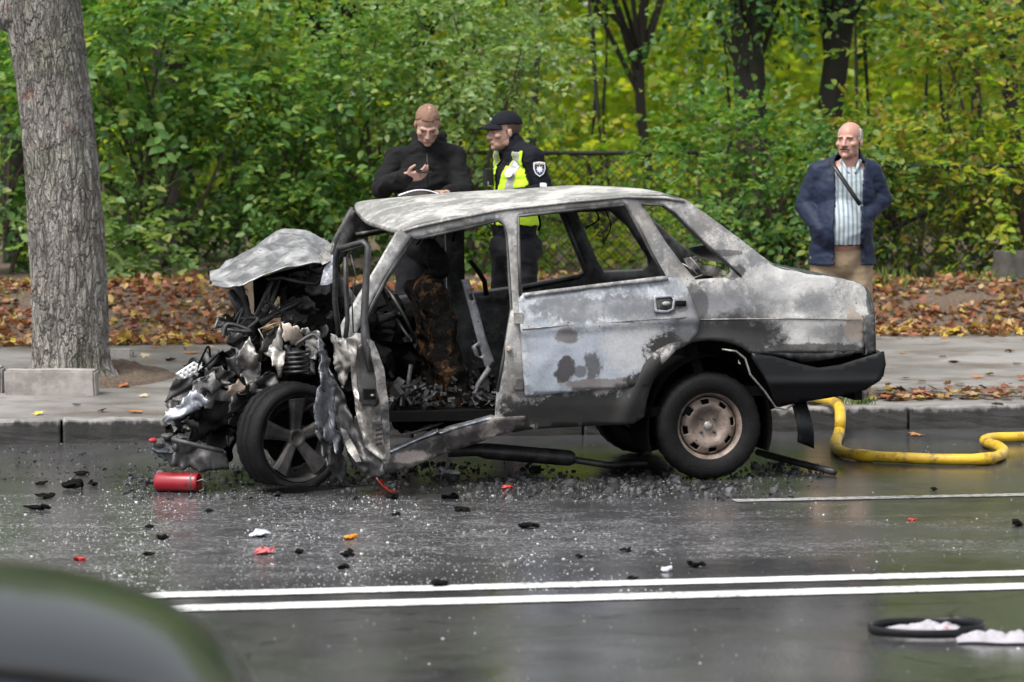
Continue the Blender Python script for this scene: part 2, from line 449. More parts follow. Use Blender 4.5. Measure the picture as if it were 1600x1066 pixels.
M_TWIG = simple('twig', (.06, .045, .035), .9, 0, .4, 20, 0)

LEAF6 = np.array([(0, 0, 0), (.30, .28, .05), (.27, .66, .06), (0, 1, -.10), (-.27, .66, .06), (-.30, .28, .05)], np.float32)
LEAF6_F = np.array([(0, 1, 2), (0, 2, 3), (0, 3, 4), (0, 4, 5)], np.int32)
LEAF4 = np.array([(0, 0, 0), (.32, .48, .06), (0, 1, -.06), (-.32, .48, .06)], np.float32)
LEAF4_F = np.array([(0, 1, 2), (0, 2, 3)], np.int32)
LEAFM = np.array([(0, 0, 0), (.5, .12, .04), (.30, .38, .03), (.52, .72, .0), (.2, .66, .02), (0, 1.05, -.05), (-.2, .66, .02), (-.52, .72, 0), (-.30, .38, .03), (-.5, .12, .04)], np.float32)
LEAFM_F = np.array([(0, 1, 2), (0, 2, 4), (2, 3, 4), (0, 4, 5), (0, 5, 6), (0, 6, 8), (6, 7, 8), (0, 8, 9)], np.int32)
def unit(a): return a / np.maximum(np.linalg.norm(a, axis=1, keepdims=True), 1e-6)
def leaf_mesh(pos, fwd, nrm, size, shape='6'):
    T, TF = {'6': (LEAF6, LEAF6_F), '4': (LEAF4, LEAF4_F), 'm': (LEAFM, LEAFM_F)}[shape]
    fwd = unit(fwd); side = unit(np.cross(fwd, nrm)); up = np.cross(side, fwd)
    n = len(pos); k = len(T); s = size[:, None, None]
    V = pos[:, None, :] + s * (T[None, :, 0:1] * side[:, None, :] + T[None, :, 1:2] * fwd[:, None, :] + T[None, :, 2:3] * up[:, None, :])
    F = (np.arange(n) * k)[:, None, None] + TF[None]
    return mesh_np(V.reshape(-1, 3), F.reshape(-1, 3), 'leaves')
def sprays(org, dirs, m, length, leaf, spread=1.0):
    """m leaves set alternately along each twig"""
    n = len(org); dirs = unit(dirs)
    side = unit(np.cross(dirs, np.tile([0, 0, 1.0], (n, 1)) + RS.normal(0, .25, (n, 3))))
    up = np.cross(side, dirs)
    t = (np.arange(m) + .5) / m
    L = length * RS.uniform(.7, 1.25, n)
    pos = org[:, None, :] + dirs[:, None, :] * (t[None, :, None] * L[:, None, None])
    pos[:, :, 2] -= (t ** 2)[None, :] * L[:, None] * .22
    sg = np.where(np.arange(m) % 2 == 0, 1.0, -1.0)[None, :, None]
    f = dirs[:, None, :] * .6 + side[:, None, :] * sg * .85 * spread + RS.normal(0, .28, (n, m, 3)); f[:, :, 2] -= .15
    nr = up[:, None, :] + RS.normal(0, .38, (n, m, 3))
    sz = leaf * RS.uniform(.45, 1.35, (n, m)) * RS.uniform(.8, 1.15, (n, 1))
    return pos.reshape(-1, 3), f.reshape(-1, 3), nr.reshape(-1, 3), sz.ravel()
def clumpy(c, r, nclump, nspray, clump_r=(.3, .6), hollow=.35):
    """spray origins and directions gathered in clumps through an ellipsoid"""
    c = np.array(c); r = np.array(r)
    d = unit(RS.normal(0, 1, (nclump, 3))); rad = (hollow + (1 - hollow) * RS.uniform(0, 1, nclump) ** .6)[:, None]
    cc = d * rad
    cc[:, 2] = np.clip(cc[:, 2], -1, 1)
    cc = c + cc * r
    idx = RS.randint(0, nclump, nspray)
    cr = RS.uniform(clump_r[0], clump_r[1], nclump)[idx]
    dd = unit(RS.normal(0, 1, (nspray, 3)) * np.array([1, 1, .6]))
    org = cc[idx] + dd * (cr * RS.uniform(.15, 1, nspray))[:, None] * np.array([1, 1, .75])
    out = dd * .8 + unit(org - c) * .5; out[:, 2] -= .1
    return cc, org, out
def limbs(root, base, cc, r0, mat, name='branch', k=8, rs=None):
    mb = MB(); rr = random.Random(len(cc))
    for q in rr.sample(list(range(len(cc))), min(k, len(cc))):
        e = Vector(cc[q]); s = Vector(base) + Vector((0, 0, rr.uniform(-.2, .7)))
        mid = s.lerp(e, .5) + Vector((rr.uniform(-.15, .15), rr.uniform(-.15, .15), rr.uniform(.0, .25)))
        pts = spline([s, mid, e], 5); m = len(pts)
        mb.tube(pts, [r0 * (1 - .8 * i / (m - 1)) for i in range(m)], 5)
    return mb.put(name, mat, root)
def trunk_tube(pts, rad, n=14, rough=.08, seed=0):
    pp = spline([tuple(p) + (q,) for p, q in zip([tuple(p) for p in pts], rad)], 8)
    mb = MB(); mb.tube([p.xyz for p in pp], [p.w for p in pp], n)
    for i, v in enumerate(mb.v):
        c = pp[min(i // n, len(pp) - 1)]
        d = v - c.xyz
        mb.v[i] = c.xyz + d * (1 + rough * 2 * noise.noise(Vector((v.x * 5 + seed, v.y * 5, v.z * 1.6))))
    return mb
def plant(name, label, cat, base, crown_c, crown_r, nclump, nspray, m, length, leaf, mat, shape='6', trunk=None, branch_r=.025, k=9, hollow=.35, group=None, bark=None, clump_r=(.3, .6), zcut=None, spread=1.0):
    root = tag(empty(name, base), label, cat, group)
    off = np.array(base)
    cc, org, out = clumpy(np.array(crown_c) - off, crown_r, nclump, nspray, clump_r, hollow)
    if zcut is not None:
        keep = org[:, 2] > zcut - off[2] ; org, out = org[keep], out[keep]
    put('crown', leaf_mesh(*sprays(org, out, m, length, leaf, spread), shape), mat, root)
    b0 = Vector((0, 0, 0))
    if trunk:
        pts, rad = trunk
        trunk_tube([Vector(p) - Vector(base) for p in pts], rad, 14, .07, crown_c[0]).put('trunk', bark or M_BARK_DK, root, True)
        b0 = Vector(pts[min(2, len(pts) - 1)]) - Vector(base)
    limbs(root, b0 + Vector((0, 0, .1)), cc, branch_r, M_TWIG if not trunk else (bark or M_BARK_DK), 'branch', k)
    return root
def gx(px, Y): return (px - 800) / FPX * Y
def gz(x, Y):
    a, b = ab(Vector((x, Y, 0))); return z_bank(a, b) if b < PV_B + 13 else .63

# --- shrubs along the bank top, left to right
def shrub(px, Y, zc, rx, rz, label, mat, ns=420, leaf=.085, m=9, shape='6', nclump=26, ry=.8, length=.42, hollow=.25, k=9, zcut=None, clump_r=(.3, .6), name='shrub'):
    x = gx(px, Y); z0 = gz(x, Y) - .03
    return plant(name, label, 'shrub', (x, Y, z0), (x, Y, zc), (rx, ry, rz), nclump, ns, m, length, leaf, mat, shape, k=k, hollow=hollow, zcut=zcut, group='shrubs along the leaf bank', clump_r=clump_r)
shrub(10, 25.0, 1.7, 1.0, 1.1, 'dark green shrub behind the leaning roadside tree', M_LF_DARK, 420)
shrub(235, 24.6, 2.55, .95, 1.0, 'tall leafy shrub overhanging the leaves right of the leaning tree trunk', M_LF_MID, 620, leaf=.095)
shrub(205, 24.3, 1.0, .45, .40, 'low pale-tipped shrub at the foot of the tall one beside the leaning tree', M_LF_PALE, 210, leaf=.09, nclump=12, ry=.5)
shrub(432, 24.9, 2.05, .70, .95, 'mid green shrub whose leaves hang above the crushed bonnet', M_LF_MID, 380, leaf=.085)
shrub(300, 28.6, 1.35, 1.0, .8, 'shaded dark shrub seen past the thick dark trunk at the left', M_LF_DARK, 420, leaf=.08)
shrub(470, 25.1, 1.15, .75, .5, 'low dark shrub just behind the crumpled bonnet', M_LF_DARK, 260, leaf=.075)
shrub(600, 25.2, 2.35, .80, 1.0, 'leafy green shrub behind the shoulder of the man with the phone', M_LF_MID, 420, leaf=.075)
shrub(735, 24.9, 2.45, .85, 1.0, 'pale small-leaved shrub above the heads of the two officers', M_LF_PALE, 560, leaf=.065, m=11)
shrub(700, 25.4, 1.1, .8, .5, 'low green shrub seen through the burnt car windows', M_LF_MID, 240, leaf=.075)
shrub(930, 27.2, 1.25, 1.3, .6, 'lime green thicket behind the chain-link fence above the car roof', M_LF_LIME, 330, leaf=.085)
shrub(1120, 25.2, 1.35, .7, .75, 'green bush beside the dark tree right of the car roof', M_LF_MID, 300, leaf=.075)
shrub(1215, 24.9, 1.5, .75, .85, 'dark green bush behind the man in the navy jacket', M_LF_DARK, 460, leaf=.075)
shrub(1400, 25.4, 1.25, .75, .85, 'yellowing bush just right of the man in the navy jacket', M_LF_YEL, 460, leaf=.075)
shrub(1510, 25.6, 2.1, .85, 1.15, 'tall yellow and red tinged maple bush near the right edge', M_LF_YEL, 470, leaf=.085, m=9)
shrub(1600, 25.1, 1.4, .6, .95, 'lime green bush above the stump at the right edge', M_LF_LIME, 320, leaf=.075)

# --- trees behind them
def tree(px, Y, label, crown, r, mat, tpix, trad, ns=600, leaf=.10, nclump=34, m=8, shape='6', hollow=.3, k=10, zcut=None, bark=None):
    x = gx(tpix[0][0], Y); z0 = gz(x, Y) - .05
    pts = [(x, Y, z0)] + [tuple(at(p[0], p[1], Y + .05 * i)) for i, p in enumerate(tpix[1:])]
    top = Vector(pts[-1]) - Vector(pts[-2]); top.normalize()
    pts.append(tuple(Vector(pts[-1]) + top * 2.2)); trad = list(trad) + [trad[-1] * .45]
    cx, cz = gx(crown[0], Y), crown[1]
    return plant('deciduous_tree', label, 'tree', (x, Y, z0), (cx, Y, cz), r, nclump, ns, m, .5, leaf, mat, shape, (pts, trad), .035, k, hollow, 'trees behind the fence', bark, (.4, .75), zcut)
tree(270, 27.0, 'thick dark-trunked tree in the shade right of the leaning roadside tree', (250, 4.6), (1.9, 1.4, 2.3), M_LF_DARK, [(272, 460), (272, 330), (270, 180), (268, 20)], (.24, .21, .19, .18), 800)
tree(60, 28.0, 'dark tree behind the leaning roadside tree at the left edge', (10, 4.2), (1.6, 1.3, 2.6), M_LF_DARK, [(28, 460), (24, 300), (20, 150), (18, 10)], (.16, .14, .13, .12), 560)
tree(520, 28.5, 'tree with a slanting dark trunk above the crushed bonnet', (520, 4.6), (1.7, 1.4, 2.0), M_LF_MID, [(560, 450), (552, 290), (522, 140), (478, 0)], (.11, .10, .10, .085), 620)
tree(700, 30.0, 'pale leaved tree rising behind the two officers', (700, 4.9), (1.8, 1.3, 1.9), M_LF_PALE, [(655, 450), (650, 290), (660, 140), (670, 0)], (.08, .07, .06, .06), 560, leaf=.085)
tree(960, 31.0, 'slim tree with loose branches over the chain-link fence', (960, 5.4), (2.0, 1.4, 1.7), M_LF_MID, [(1010, 450), (1015, 300), (1000, 150), (1005, 0)], (.07, .06, .055, .05), 560, leaf=.09)
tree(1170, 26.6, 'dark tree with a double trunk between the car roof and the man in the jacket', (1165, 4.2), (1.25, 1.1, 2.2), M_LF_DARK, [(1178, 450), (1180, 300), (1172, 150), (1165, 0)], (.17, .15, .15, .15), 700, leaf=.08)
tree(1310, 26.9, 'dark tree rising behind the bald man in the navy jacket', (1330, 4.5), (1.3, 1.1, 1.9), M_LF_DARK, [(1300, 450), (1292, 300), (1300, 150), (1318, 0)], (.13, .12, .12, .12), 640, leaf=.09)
tree(1510, 29.0, 'broad tree with hanging leaves at the top right corner', (1500, 5.0), (1.7, 1.3, 1.6), M_LF_MID, [(1590, 450), (1585, 300), (1580, 150), (1570, 0)], (.10, .09, .08, .08), 520, leaf=.10, m=8)

# far wood that reads as one bright mass
n = 26000
X = RS.uniform(-8.5, 8.5, n); Y = RS.uniform(35, 47, n); Z = .5 + 8.5 * RS.uniform(0, 1, n) ** .9
cl = np.array([noise.noise(Vector((x * .55, y * .4, z * .7))) for x, y, z in zip(X, Y, Z)])
keep = cl > -.22
org = np.stack([X, Y, Z], 1)[keep]
dirs = RS.normal(0, 1, org.shape); dirs[:, 1] -= .6
A1 = sprays(org, dirs, 5, .6, .17)
n = 9000
org = np.stack([RS.uniform(-15, 15, n), RS.uniform(50, 62, n), .4 + 17 * RS.uniform(0, 1, n)], 1); dirs = RS.normal(0, 1, org.shape)
A2 = sprays(org, dirs, 5, 1.0, .50)
tag(put('distant_wood', leaf_mesh(*[np.concatenate([u_, v_]) for u_, v_ in zip(A1, A2)], '4'), M_LF_LIME), 'bright lime green foliage of the wood far behind the fence', 'wood', kind='stuff')
def stem_pts(px, Y, h, seed):
    rr = random.Random(seed); x = gx(px, Y); lean = rr.uniform(-.35, .35)
    return [Vector((x + lean * t * t + .06 * rr.uniform(-1, 1), Y, .5 + h * t)) for t in (0, .25, .5, .75, 1)]
mb = MB()
for i in range(34):
    rr = random.Random(100 + i); p = spline(stem_pts(rr.uniform(-40, 1640), rr.uniform(26, 34), rr.uniform(2.5, 5), i), 4)
    mb.tube(p, [rr.uniform(.014, .035) * (1 - .5 * j / len(p)) for j in range(len(p))], 6)
tag(mb.put('undergrowth_stems', M_BARK_DK), 'thin dark stems of the undergrowth behind the fence', 'undergrowth', kind='stuff')

# --- the leaning roadside tree with its bark in relief
def roadside_tree():
    Y = ground(112, 586, .23).y
    prof = [(116, 600, 76), (114, 580, 66), (112, 560, 60.5), (110, 500, 59.5), (108, 440, 60), (104, 360, 58.5), (99, 290, 57.5), (91, 210, 56.5), (82, 130, 56), (72, 60, 58), (64, 0, 60), (50, -90, 58), (36, -190, 52)]
    pp = spline([tuple(at(px, py, Y)) + (w / FPX * Y,) for px, py, w in prof], 26)
    base = Vector((pp[0].x, pp[0].y, .2))
    root = tag(empty('roadside_tree', base), 'thick grey leaning tree trunk on the pavement at the left', 'tree')
    n = 150; V = []; F = []
    for i, p in enumerate(pp):
        zz = p.z
        for k in range(n):
            a = 2 * math.pi * k / n
            fl = 1 + .10 * max(0, 1 - (zz - .2) / .28) * math.cos(4 * a + 1)
            q = Vector((math.cos(a) * 3.4, math.sin(a) * 3.4, zz * 2.1))
            w = Vector((noise.noise(q * 1.3), noise.noise(q * 1.3 + Vector((7, 3, 1))), noise.noise(q + Vector((2, 9, 4))))) * .45
            d, _ = noise.voronoi(Vector((q.x * 1.75, q.y * 1.75, q.z * 1.0)) + w)
            plate = min(1, (d[1] - d[0]) * 2.6)
            r = p.w * fl * (1 + .035 * noise.noise(q * .35)) + .013 * (plate - .6) + .006 * noise.noise(q * 4)
            V.append((p.x + r * math.cos(a) - base.x, p.y + r * math.sin(a) * .95 - base.y, zz - base.z))
    for i in range(len(pp) - 1):
        for k in range(n):
            F.append((i * n + k, i * n + (k + 1) % n, (i + 1) * n + (k + 1) % n, (i + 1) * n + k))
    put('trunk', mesh_np(V, F), M_BARK, root, True)
    # limb leaving to the left at the top of the picture
    s = at(62, 30, Y) - base
    mb = trunk_tube([s, s + Vector((-.28, 0, .10)), s + Vector((-.75, .1, .35)), s + Vector((-1.5, .2, 1.1))], (.17, .15, .12, .08), 20, .09, 3)
    mb.put('limb', M_BARK, root, True)
    top = pp[-1].xyz - base
    cc, org, out = clumpy(np.array(top) + np.array([-.6, .2, 2.6]), (2.4, 2.0, 1.7), 30, 520, (.5, .9), .2)
    put('crown', leaf_mesh(*sprays(org, out, 8, .5, .12), '6'), M_LF_MID, root)
    limbs(root, top - Vector((0, 0, .2)), cc, .06, M_BARK, 'branch', 14)
roadside_tree()

# --- leaf litter on the bank, loose leaves, grass
n = 15000
A = RS.uniform(-6.6, 7.6, n); B = PV_B - .10 + 2.2 * RS.uniform(0, 1, n) ** 1.25 - np.abs(RS.normal(0, .30, n)) * (RS.uniform(0, 1, n) < .12)
dens = np.array([noise.noise(Vector((a * .7, b * 1.4, 5))) for a, b in zip(A, B)])
k = (dens > -.12) | ((A < -1.2) & (dens > -.34))
A, B = A[k], B[k]; n = len(A)
pos = np.array([tuple(road(a, b, (z_bank(a, b) if b > PV_B + .05 else z_pave(b) + .012) + random.Random(i).uniform(.004, .05))) for i, (a, b) in enumerate(zip(A, B))])
f = RS.normal(0, 1, (n, 3)); f[:, 2] *= .3; nr = np.array([0, 0, 1]) + RS.normal(0, .75, (n, 3))
h_ = n // 2
def joined(a_, b_):
    bm = bmesh.new(); bm.from_mesh(a_); bm.from_mesh(b_); nm = bpy.data.meshes.new('leaves'); bm.to_mesh(nm); bm.free(); return nm
tag(put('leaf_litter', joined(leaf_mesh(pos[:h_], f[:h_], nr[:h_], RS.uniform(.035, .08, h_), 'm'), leaf_mesh(pos[h_:], f[h_:], nr[h_:], RS.uniform(.04, .095, n - h_), '6')), M_LF_FALL), 'thick carpet of brown and orange fallen leaves on the bank', 'leaf litter', kind='stuff')
n = 900
A = RS.uniform(-6.6, 7.6, n); B = PV_B - .02 + RS.normal(0, .09, n)
pos = np.array([tuple(road(a, b, z_pave(min(b, PV_B)) + .02 + .02 * (i % 3))) for i, (a, b) in enumerate(zip(A, B))])
f = RS.normal(0, 1, (n, 3)); f[:, 2] *= .25; nr = np.array([0, 0, 1]) + RS.normal(0, .5, (n, 3))
tag(put('leaf_drift', leaf_mesh(pos, f, nr, RS.uniform(.04, .09, n), 'm'), m_leaf('leaf_fallen_yellow', [(.42, .30, .04), (.50, .38, .06), (.34, .20, .06), (.28, .12, .05), (.40, .36, .12)], .12, .55)), 'line of yellow fallen leaves where the bank meets the pavement', 'leaf litter', kind='stuff')
n = 420
cx = RS.choice([1.3, 1.6, 2.2, 2.6, 3.4, 4.2], n); A = cx + RS.normal(0, .4, n) + 1.0; B = .42 + np.abs(RS.normal(0, .28, n))
pos = np.array([tuple(road(a, b, z_pave(b) + .014 + .01 * (i % 3))) for i, (a, b) in enumerate(zip(A, B))])
f = RS.normal(0, 1, (n, 3)); f[:, 2] *= .2; nr = np.array([0, 0, 1]) + RS.normal(0, .3, (n, 3))
tag(put('leaf_drift', leaf_mesh(pos, f, nr, RS.uniform(.04, .09, n), 'm'), M_LF_FALL), 'drift of orange and yellow leaves along the pavement edge right of the car', 'leaf litter', kind='stuff')
def grass(a0, a1, b0, b1, n, h, label):
    A = RS.uniform(a0, a1, n); B = RS.uniform(b0, b1, n)
    kk = np.array([noise.noise(Vector((a * 2.2, b * 2.2, 8))) > (-.05 if n > 500 else -2) for a, b in zip(A, B)]); A, B = A[kk], B[kk]; n = len(A)
    pos = np.array([tuple(road(a, b, (z_bank(a, b) if b > PV_B else z_pave(b)))) for a, b in zip(A, B)])
    f = RS.normal(0, .35, (n, 3)); f[:, 2] = 1
    me = leaf_mesh(pos, f, RS.normal(0, 1, (n, 3)), h * RS.uniform(.5, 1.2, n), '4')
    V = np.zeros(len(me.vertices) * 3, np.float32); me.vertices.foreach_get('co', V); V = V.reshape(-1, 4, 3)
    mid = (V[:, 1] + V[:, 3]) / 2
    V[:, 1] = mid + (V[:, 1] - mid) * .22; V[:, 3] = mid + (V[:, 3] - mid) * .22
    me.vertices.foreach_set('co', V.ravel()); me.update()
    tag(put('grass', me, M_GRASS), label, 'grass', kind='stuff')
grass(2.2, 7.4, BK_B - .45, BK_B + .5, 1500, .11, 'green grass along the top of the bank at the right')
grass(-5.5, 1.5, PV_B + .5, BK_B + .4, 700, .09, 'sparse green weeds among the leaves on the bank at the left')
grass(1.95, 2.35, .24, .34, 120, .06, 'small tuft of grass growing at the kerb behind the bumper')
# ------------------------------------------------------------------ fence, concrete border blocks, stump
M_FENCE = simple('fence_steel', (.035, .036, .036), .6, .3, .4, 30, .2)
def fence(px0, px1, Y0, z_top, label):
    """chain-link panel between posts, parallel to the road, through depth Y0 at its left end"""
    x0 = gx(px0, Y0); a0, b = ab(Vector((x0, Y0, 0)))
    a1 = a0
    while 800 + FPX * road(a1, b).x / road(a1, b).y < px1: a1 += .05
    root = tag(empty('chain_link_fence', road(a0, b, 0)), label, 'fence', 'chain-link fence along the wood'); root.rotation_euler = (0, 0, TH_R)
    L = a1 - a0; zb = .55
    MB().tube([(-.05, 0, z_top), (L * .5, 0, z_top - .012), (L + .05, 0, z_top)], .022, 8).put('top_rail', M_FENCE, root, True)
    k = max(1, round(L / 2.6))
    for i in range(k + 1):
        MB().tube([(L * i / k, .03, .2), (L * i / k, .03, z_top + .02)], .025, 8).put('post', M_FENCE, root, True)
    V = []; F = []; p = .11; h = z_top - zb; rr = random.Random(5)
    def wire(xa, za, xb, zb_):
        n = len(V); r = .0055
        for x, z in ((xa, za), (xb, zb_)):
            V.extend([(x - r, -.003, z), (x + r, -.003, z), (x, .004, z)])
        F.extend([(n, n + 1, n + 4, n + 3), (n + 1, n + 2, n + 5, n + 4), (n + 2, n, n + 3, n + 5)])
    x = -h
    while x < L:
        for s in (1, -1):
            xa, xb = (x, x + h) if s > 0 else (x + h, x)
            za, zb2 = zb, z_top
            # clip to panel
            pts = []
            for (X0, Z0, X1, Z1) in ((xa, za, xb, zb2),):
                t0, t1 = 0.0, 1.0
                d = X1 - X0
                for lim, sg in ((0, 1), (L, -1)):
                    if sg * d > 0: t0 = max(t0, (lim - X0) / d) if sg * (lim - X0) > 0 and (lim - X0) / d < 1 else t0
                    if sg * d < 0: t1 = min(t1, (lim - X0) / d) if (lim - X0) / d > 0 and sg * (X1 - lim) < 0 else t1
                q0 = (X0 + d * t0, Z0 + (Z1 - Z0) * t0); q1 = (X0 + d * t1, Z0 + (Z1 - Z0) * t1)
                if t1 > t0 and -.01 <= min(q0[0], q1[0]) and max(q0[0], q1[0]) <= L + .01: wire(q0[0], q0[1], q1[0], q1[1])
        x += p
    put('wire_mesh', mesh(V, F), M_FENCE, root)
fence(640, 1165, 26.0, 1.715, 'dark chain-link fence panel behind the officers and the car roof')
fence(1345, 1700, 24.75, 1.60, 'dark chain-link fence panel behind the yellowing bushes at the right')

def block(pxl, pxr, pyb, h, depth, label, z=None, rz=0):
    p0 = ground(pxl, pyb, .14 if z is None else z); p1 = ground(pxr, pyb, .14 if z is None else z)
    w = (p1 - p0).length
    bm = bmesh.new(); bmesh.ops.create_cube(bm, size=1)
    for v in bm.verts: v.co = Vector((v.co.x * w, v.co.y * depth, v.co.z * h + h / 2 - .02))
    bmesh.ops.bevel(bm, geom=list(bm.edges), offset=.014, segments=2, affect='EDGES')
    bmesh.ops.subdivide_edges(bm, edges=list(bm.edges), cuts=3, use_grid_fill=True)
    for v in bm.verts: v.co += Vector((nz(v.co, 6, pxl), nz(v.co, 6, pxl + 3), nz(v.co, 6, pxl + 9))) * .008
    me = bpy.data.meshes.new('concrete_block'); bm.to_mesh(me); bm.free()
    o = put('concrete_block', me, M_CONC); o.location = (p0 + p1) / 2 + Vector((0, depth / 2, 0)); o.rotation_euler = (0, 0, rz)
    tag(o, label, 'concrete block', 'concrete border blocks round the tree pit')
block(6, 149, 624, .205, .17, 'long concrete border block lying in front of the leaning tree', rz=R(.5))
block(-120, 2, 622, .215, .17, 'concrete border block cut off by the left edge of the picture', rz=R(1))
block(162, 206, 566, .11, .16, 'small worn concrete block just right of the leaning tree', .20)
# bare earth heaped in the tree pit
def earth(s, u):
    a = 2 * math.pi * s; r = u
    x = math.cos(a) * r * .62; y = math.sin(a) * r * .85
    return (x, y, .085 * (1 - r * r) * (1 + .9 * noise.noise(Vector((x * 6, y * 6, 2)))) + (.02 * noise.noise(Vector((x * 22, y * 22, 2))) if r < .98 else -.03))
o = put('earth_mound', grid_mesh(earth, 60, 14), M_SOIL, None, True); p = ground(135, 588, .2); o.location = (p.x, p.y + .1, .19)
tag(o, 'bare dark earth heaped round the foot of the leaning tree', 'soil', kind='stuff')
# sawn stump at the right edge
p = at(1585, 452, 24.2); 
mb = MB(); prof = [(.23, 0), (.20, .05), (.18, .14), (.175, .235), (.165, .245), (0, .25)]
mb.lathe(prof, 28)
for i, v in enumerate(mb.v):
    if v.z < .24: mb.v[i] = Vector((v.x * (1 + .12 * noise.noise(Vector((v.x * 14, v.y * 14, v.z * 3)))), v.y * (1 + .12 * noise.noise(Vector((v.y * 14, v.x * 14, v.z * 3)))), v.z))
o = mb.put('tree_stump', simple('stump_bark', (.05, .046, .042), .9, 0, .5, 14, .8), None, True); o.location = (p.x, p.y, gz(p.x, p.y) - .01)
tag(o, 'short grey tree stump under the bushes at the right edge', 'stump')
# ------------------------------------------------------------------ the burnt-out car
TH_C = R(12)
CAR0 = ground(1103, 752)
EX = Vector((math.cos(TH_C), math.sin(TH_C), 0)); EY = Vector((-math.sin(TH_C), math.cos(TH_C), 0))
CW = 1.62                                           # width of the body
def P(px, py, lat):
    """car-local point (along, across, up) seen at a pixel, on the lengthwise plane at depth lat of the car"""
    r = ray(px, py); t = (lat - EY.dot(CAMP - CAR0)) / EY.dot(r); p = CAMP + r * t - CAR0
    return Vector((EX.dot(p), lat, p.z))
def latf(z): return (z - .85) * .32 if z > .85 else (0 if z > .42 else (.42 - z) * .22)
def S(px, py, off=0.0):
    l = 0
    for _ in range(6): p = P(px, py, l + off); l = latf(p.z)
    return P(px, py, l + off)
def SF(px, py, off=0.0):
    l = CW
    for _ in range(6): p = P(px, py, l + off); l = CW - latf(p.z)
    return P(px, py, l + off)

def inside(poly, X, Y):
    n = len(poly); r = np.zeros(len(X), bool); j = n - 1
    for i in range(n):
        xi, yi = poly[i]; xj, yj = poly[j]
        c = ((yi > Y) != (yj > Y)) & (X < (xj - xi) * (Y - yi) / ((yj - yi) or 1e-9) + xi)
        r ^= c; j = i
    return r
def resample(poly, step):
    out = []; n = len(poly)
    for i in range(n):
        a, b = Vector(poly[i]), Vector(poly[(i + 1) % n]); k = max(1, int(math.ceil((b - a).xy.length / step)))
        out += [a.lerp(b, t / k) for t in range(k)]
    return out
def fill(poly, holes, step):
    loops = [resample(q, step) for q in [poly] + holes]
    pts = []; edges = []; con = []
    for lp in loops:
        n0 = len(pts); pts += [p.xy for p in lp]; edges += [(n0 + i, n0 + (i + 1) % len(lp)) for i in range(len(lp))]; con += lp
    B = np.array([tuple(p) for p in pts])
    x0, y0 = B.min(0); x1, y1 = B.max(0)
    gx_, gy_ = np.meshgrid(np.arange(x0, x1, step), np.arange(y0, y1, step * .87))
    gx_ = gx_ + (np.arange(gx_.shape[0])[:, None] % 2) * step * .5
    X, Y = gx_.ravel(), gy_.ravel()
    k = inside([tuple(p.xy) for p in loops[0]], X, Y)
    for h in loops[1:]: k &= ~inside([tuple(p.xy) for p in h], X, Y)
    X, Y = X[k], Y[k]
    if len(X):
        d = np.min((X[:, None] - B[None, :, 0]) ** 2 + (Y[:, None] - B[None, :, 1]) ** 2, axis=1)
        X, Y = X[d > (step * .5) ** 2], Y[d > (step * .5) ** 2]
    pts = pts + [Vector((x, y)) for x, y in zip(X, Y)]
    vs, es, fs, *_ = geometry.delaunay_2d_cdt(pts, edges, [], 0, 1e-4)
    C = np.array([[sum(vs[i][0] for i in f) / len(f), sum(vs[i][1] for i in f) / len(f)] for f in fs])
    k = inside([tuple(p.xy) for p in loops[0]], C[:, 0], C[:, 1])
    for h in loops[1:]: k &= ~inside([tuple(p.xy) for p in h], C[:, 0], C[:, 1])
    return vs, [f for f, q in zip(fs, k) if q], con
def panel(name, poly, mat, parent, lat=None, off=0.0, holes=(), step=9, thick=.012, disp=None, far=False, smooth=True, jag=0.0):
    """sheet cut along an outline, laid on the body's side (lat None), at a depth, or on depths given corner by corner"""
    per = len(poly[0]) == 3
    if jag:
        rp = resample(poly, step * 1.2)
        poly = []
        for c_ in rp:
            d_ = Vector((noise.noise(Vector((c_.x * .13, c_.y * .13, jag))), noise.noise(Vector((c_.x * .13, c_.y * .13, jag + 7))))) * 5
            poly.append((c_.x + d_.x, c_.y + d_.y) + ((c_.z,) if per else ()))
    vs, fs, con = fill(list(poly), [list(h) for h in holes], step)
    if per:
        CA = np.array([tuple(c) for c in con])
    out = []
    for v in vs:
        if per:
            w = 1 / (((CA[:, 0] - v[0]) ** 2 + (CA[:, 1] - v[1]) ** 2) ** 1.3 + 1e-3); l = float((w * CA[:, 2]).sum() / w.sum())
            p = P(v[0], v[1], l)
        elif lat is not None: p = P(v[0], v[1], lat)
        else: p = SF(v[0], v[1], off) if far else S(v[0], v[1], off)
        if disp:
            d_ = disp(p); p = p + Vector((d_ * .35 if jag else 0, d_, d_ * .45 if jag else 0))
        out.append(p)
    F = []
    for f in fs:
        a, b, c = (out[i] for i in f[:3]); n = (b - a).cross(c - a)
        F.append(tuple(f) if (n.y < 0) != far else tuple(reversed(f)))
    o = put(name, mesh(out, F, name), mat, parent, smooth)
    if thick: solid(o, thick)
    return o
def crumple(seed, amp=.05, freq=9.0):
    o_ = Vector((seed * 1.3, seed * .7, -seed))
    def f(p):
        q = p * freq + o_; w = Vector((noise.noise(q * .6), noise.noise(q * .6 + Vector((9, 0, 0))), noise.noise(q * .6 + Vector((0, 9, 0))))) * .8
        a = 1 - 2 * abs(noise.noise(q + w)); b = 1 - 2 * abs(noise.noise((q + w) * 2.1))
        return amp * (a + .5 * b - .6)
    return f
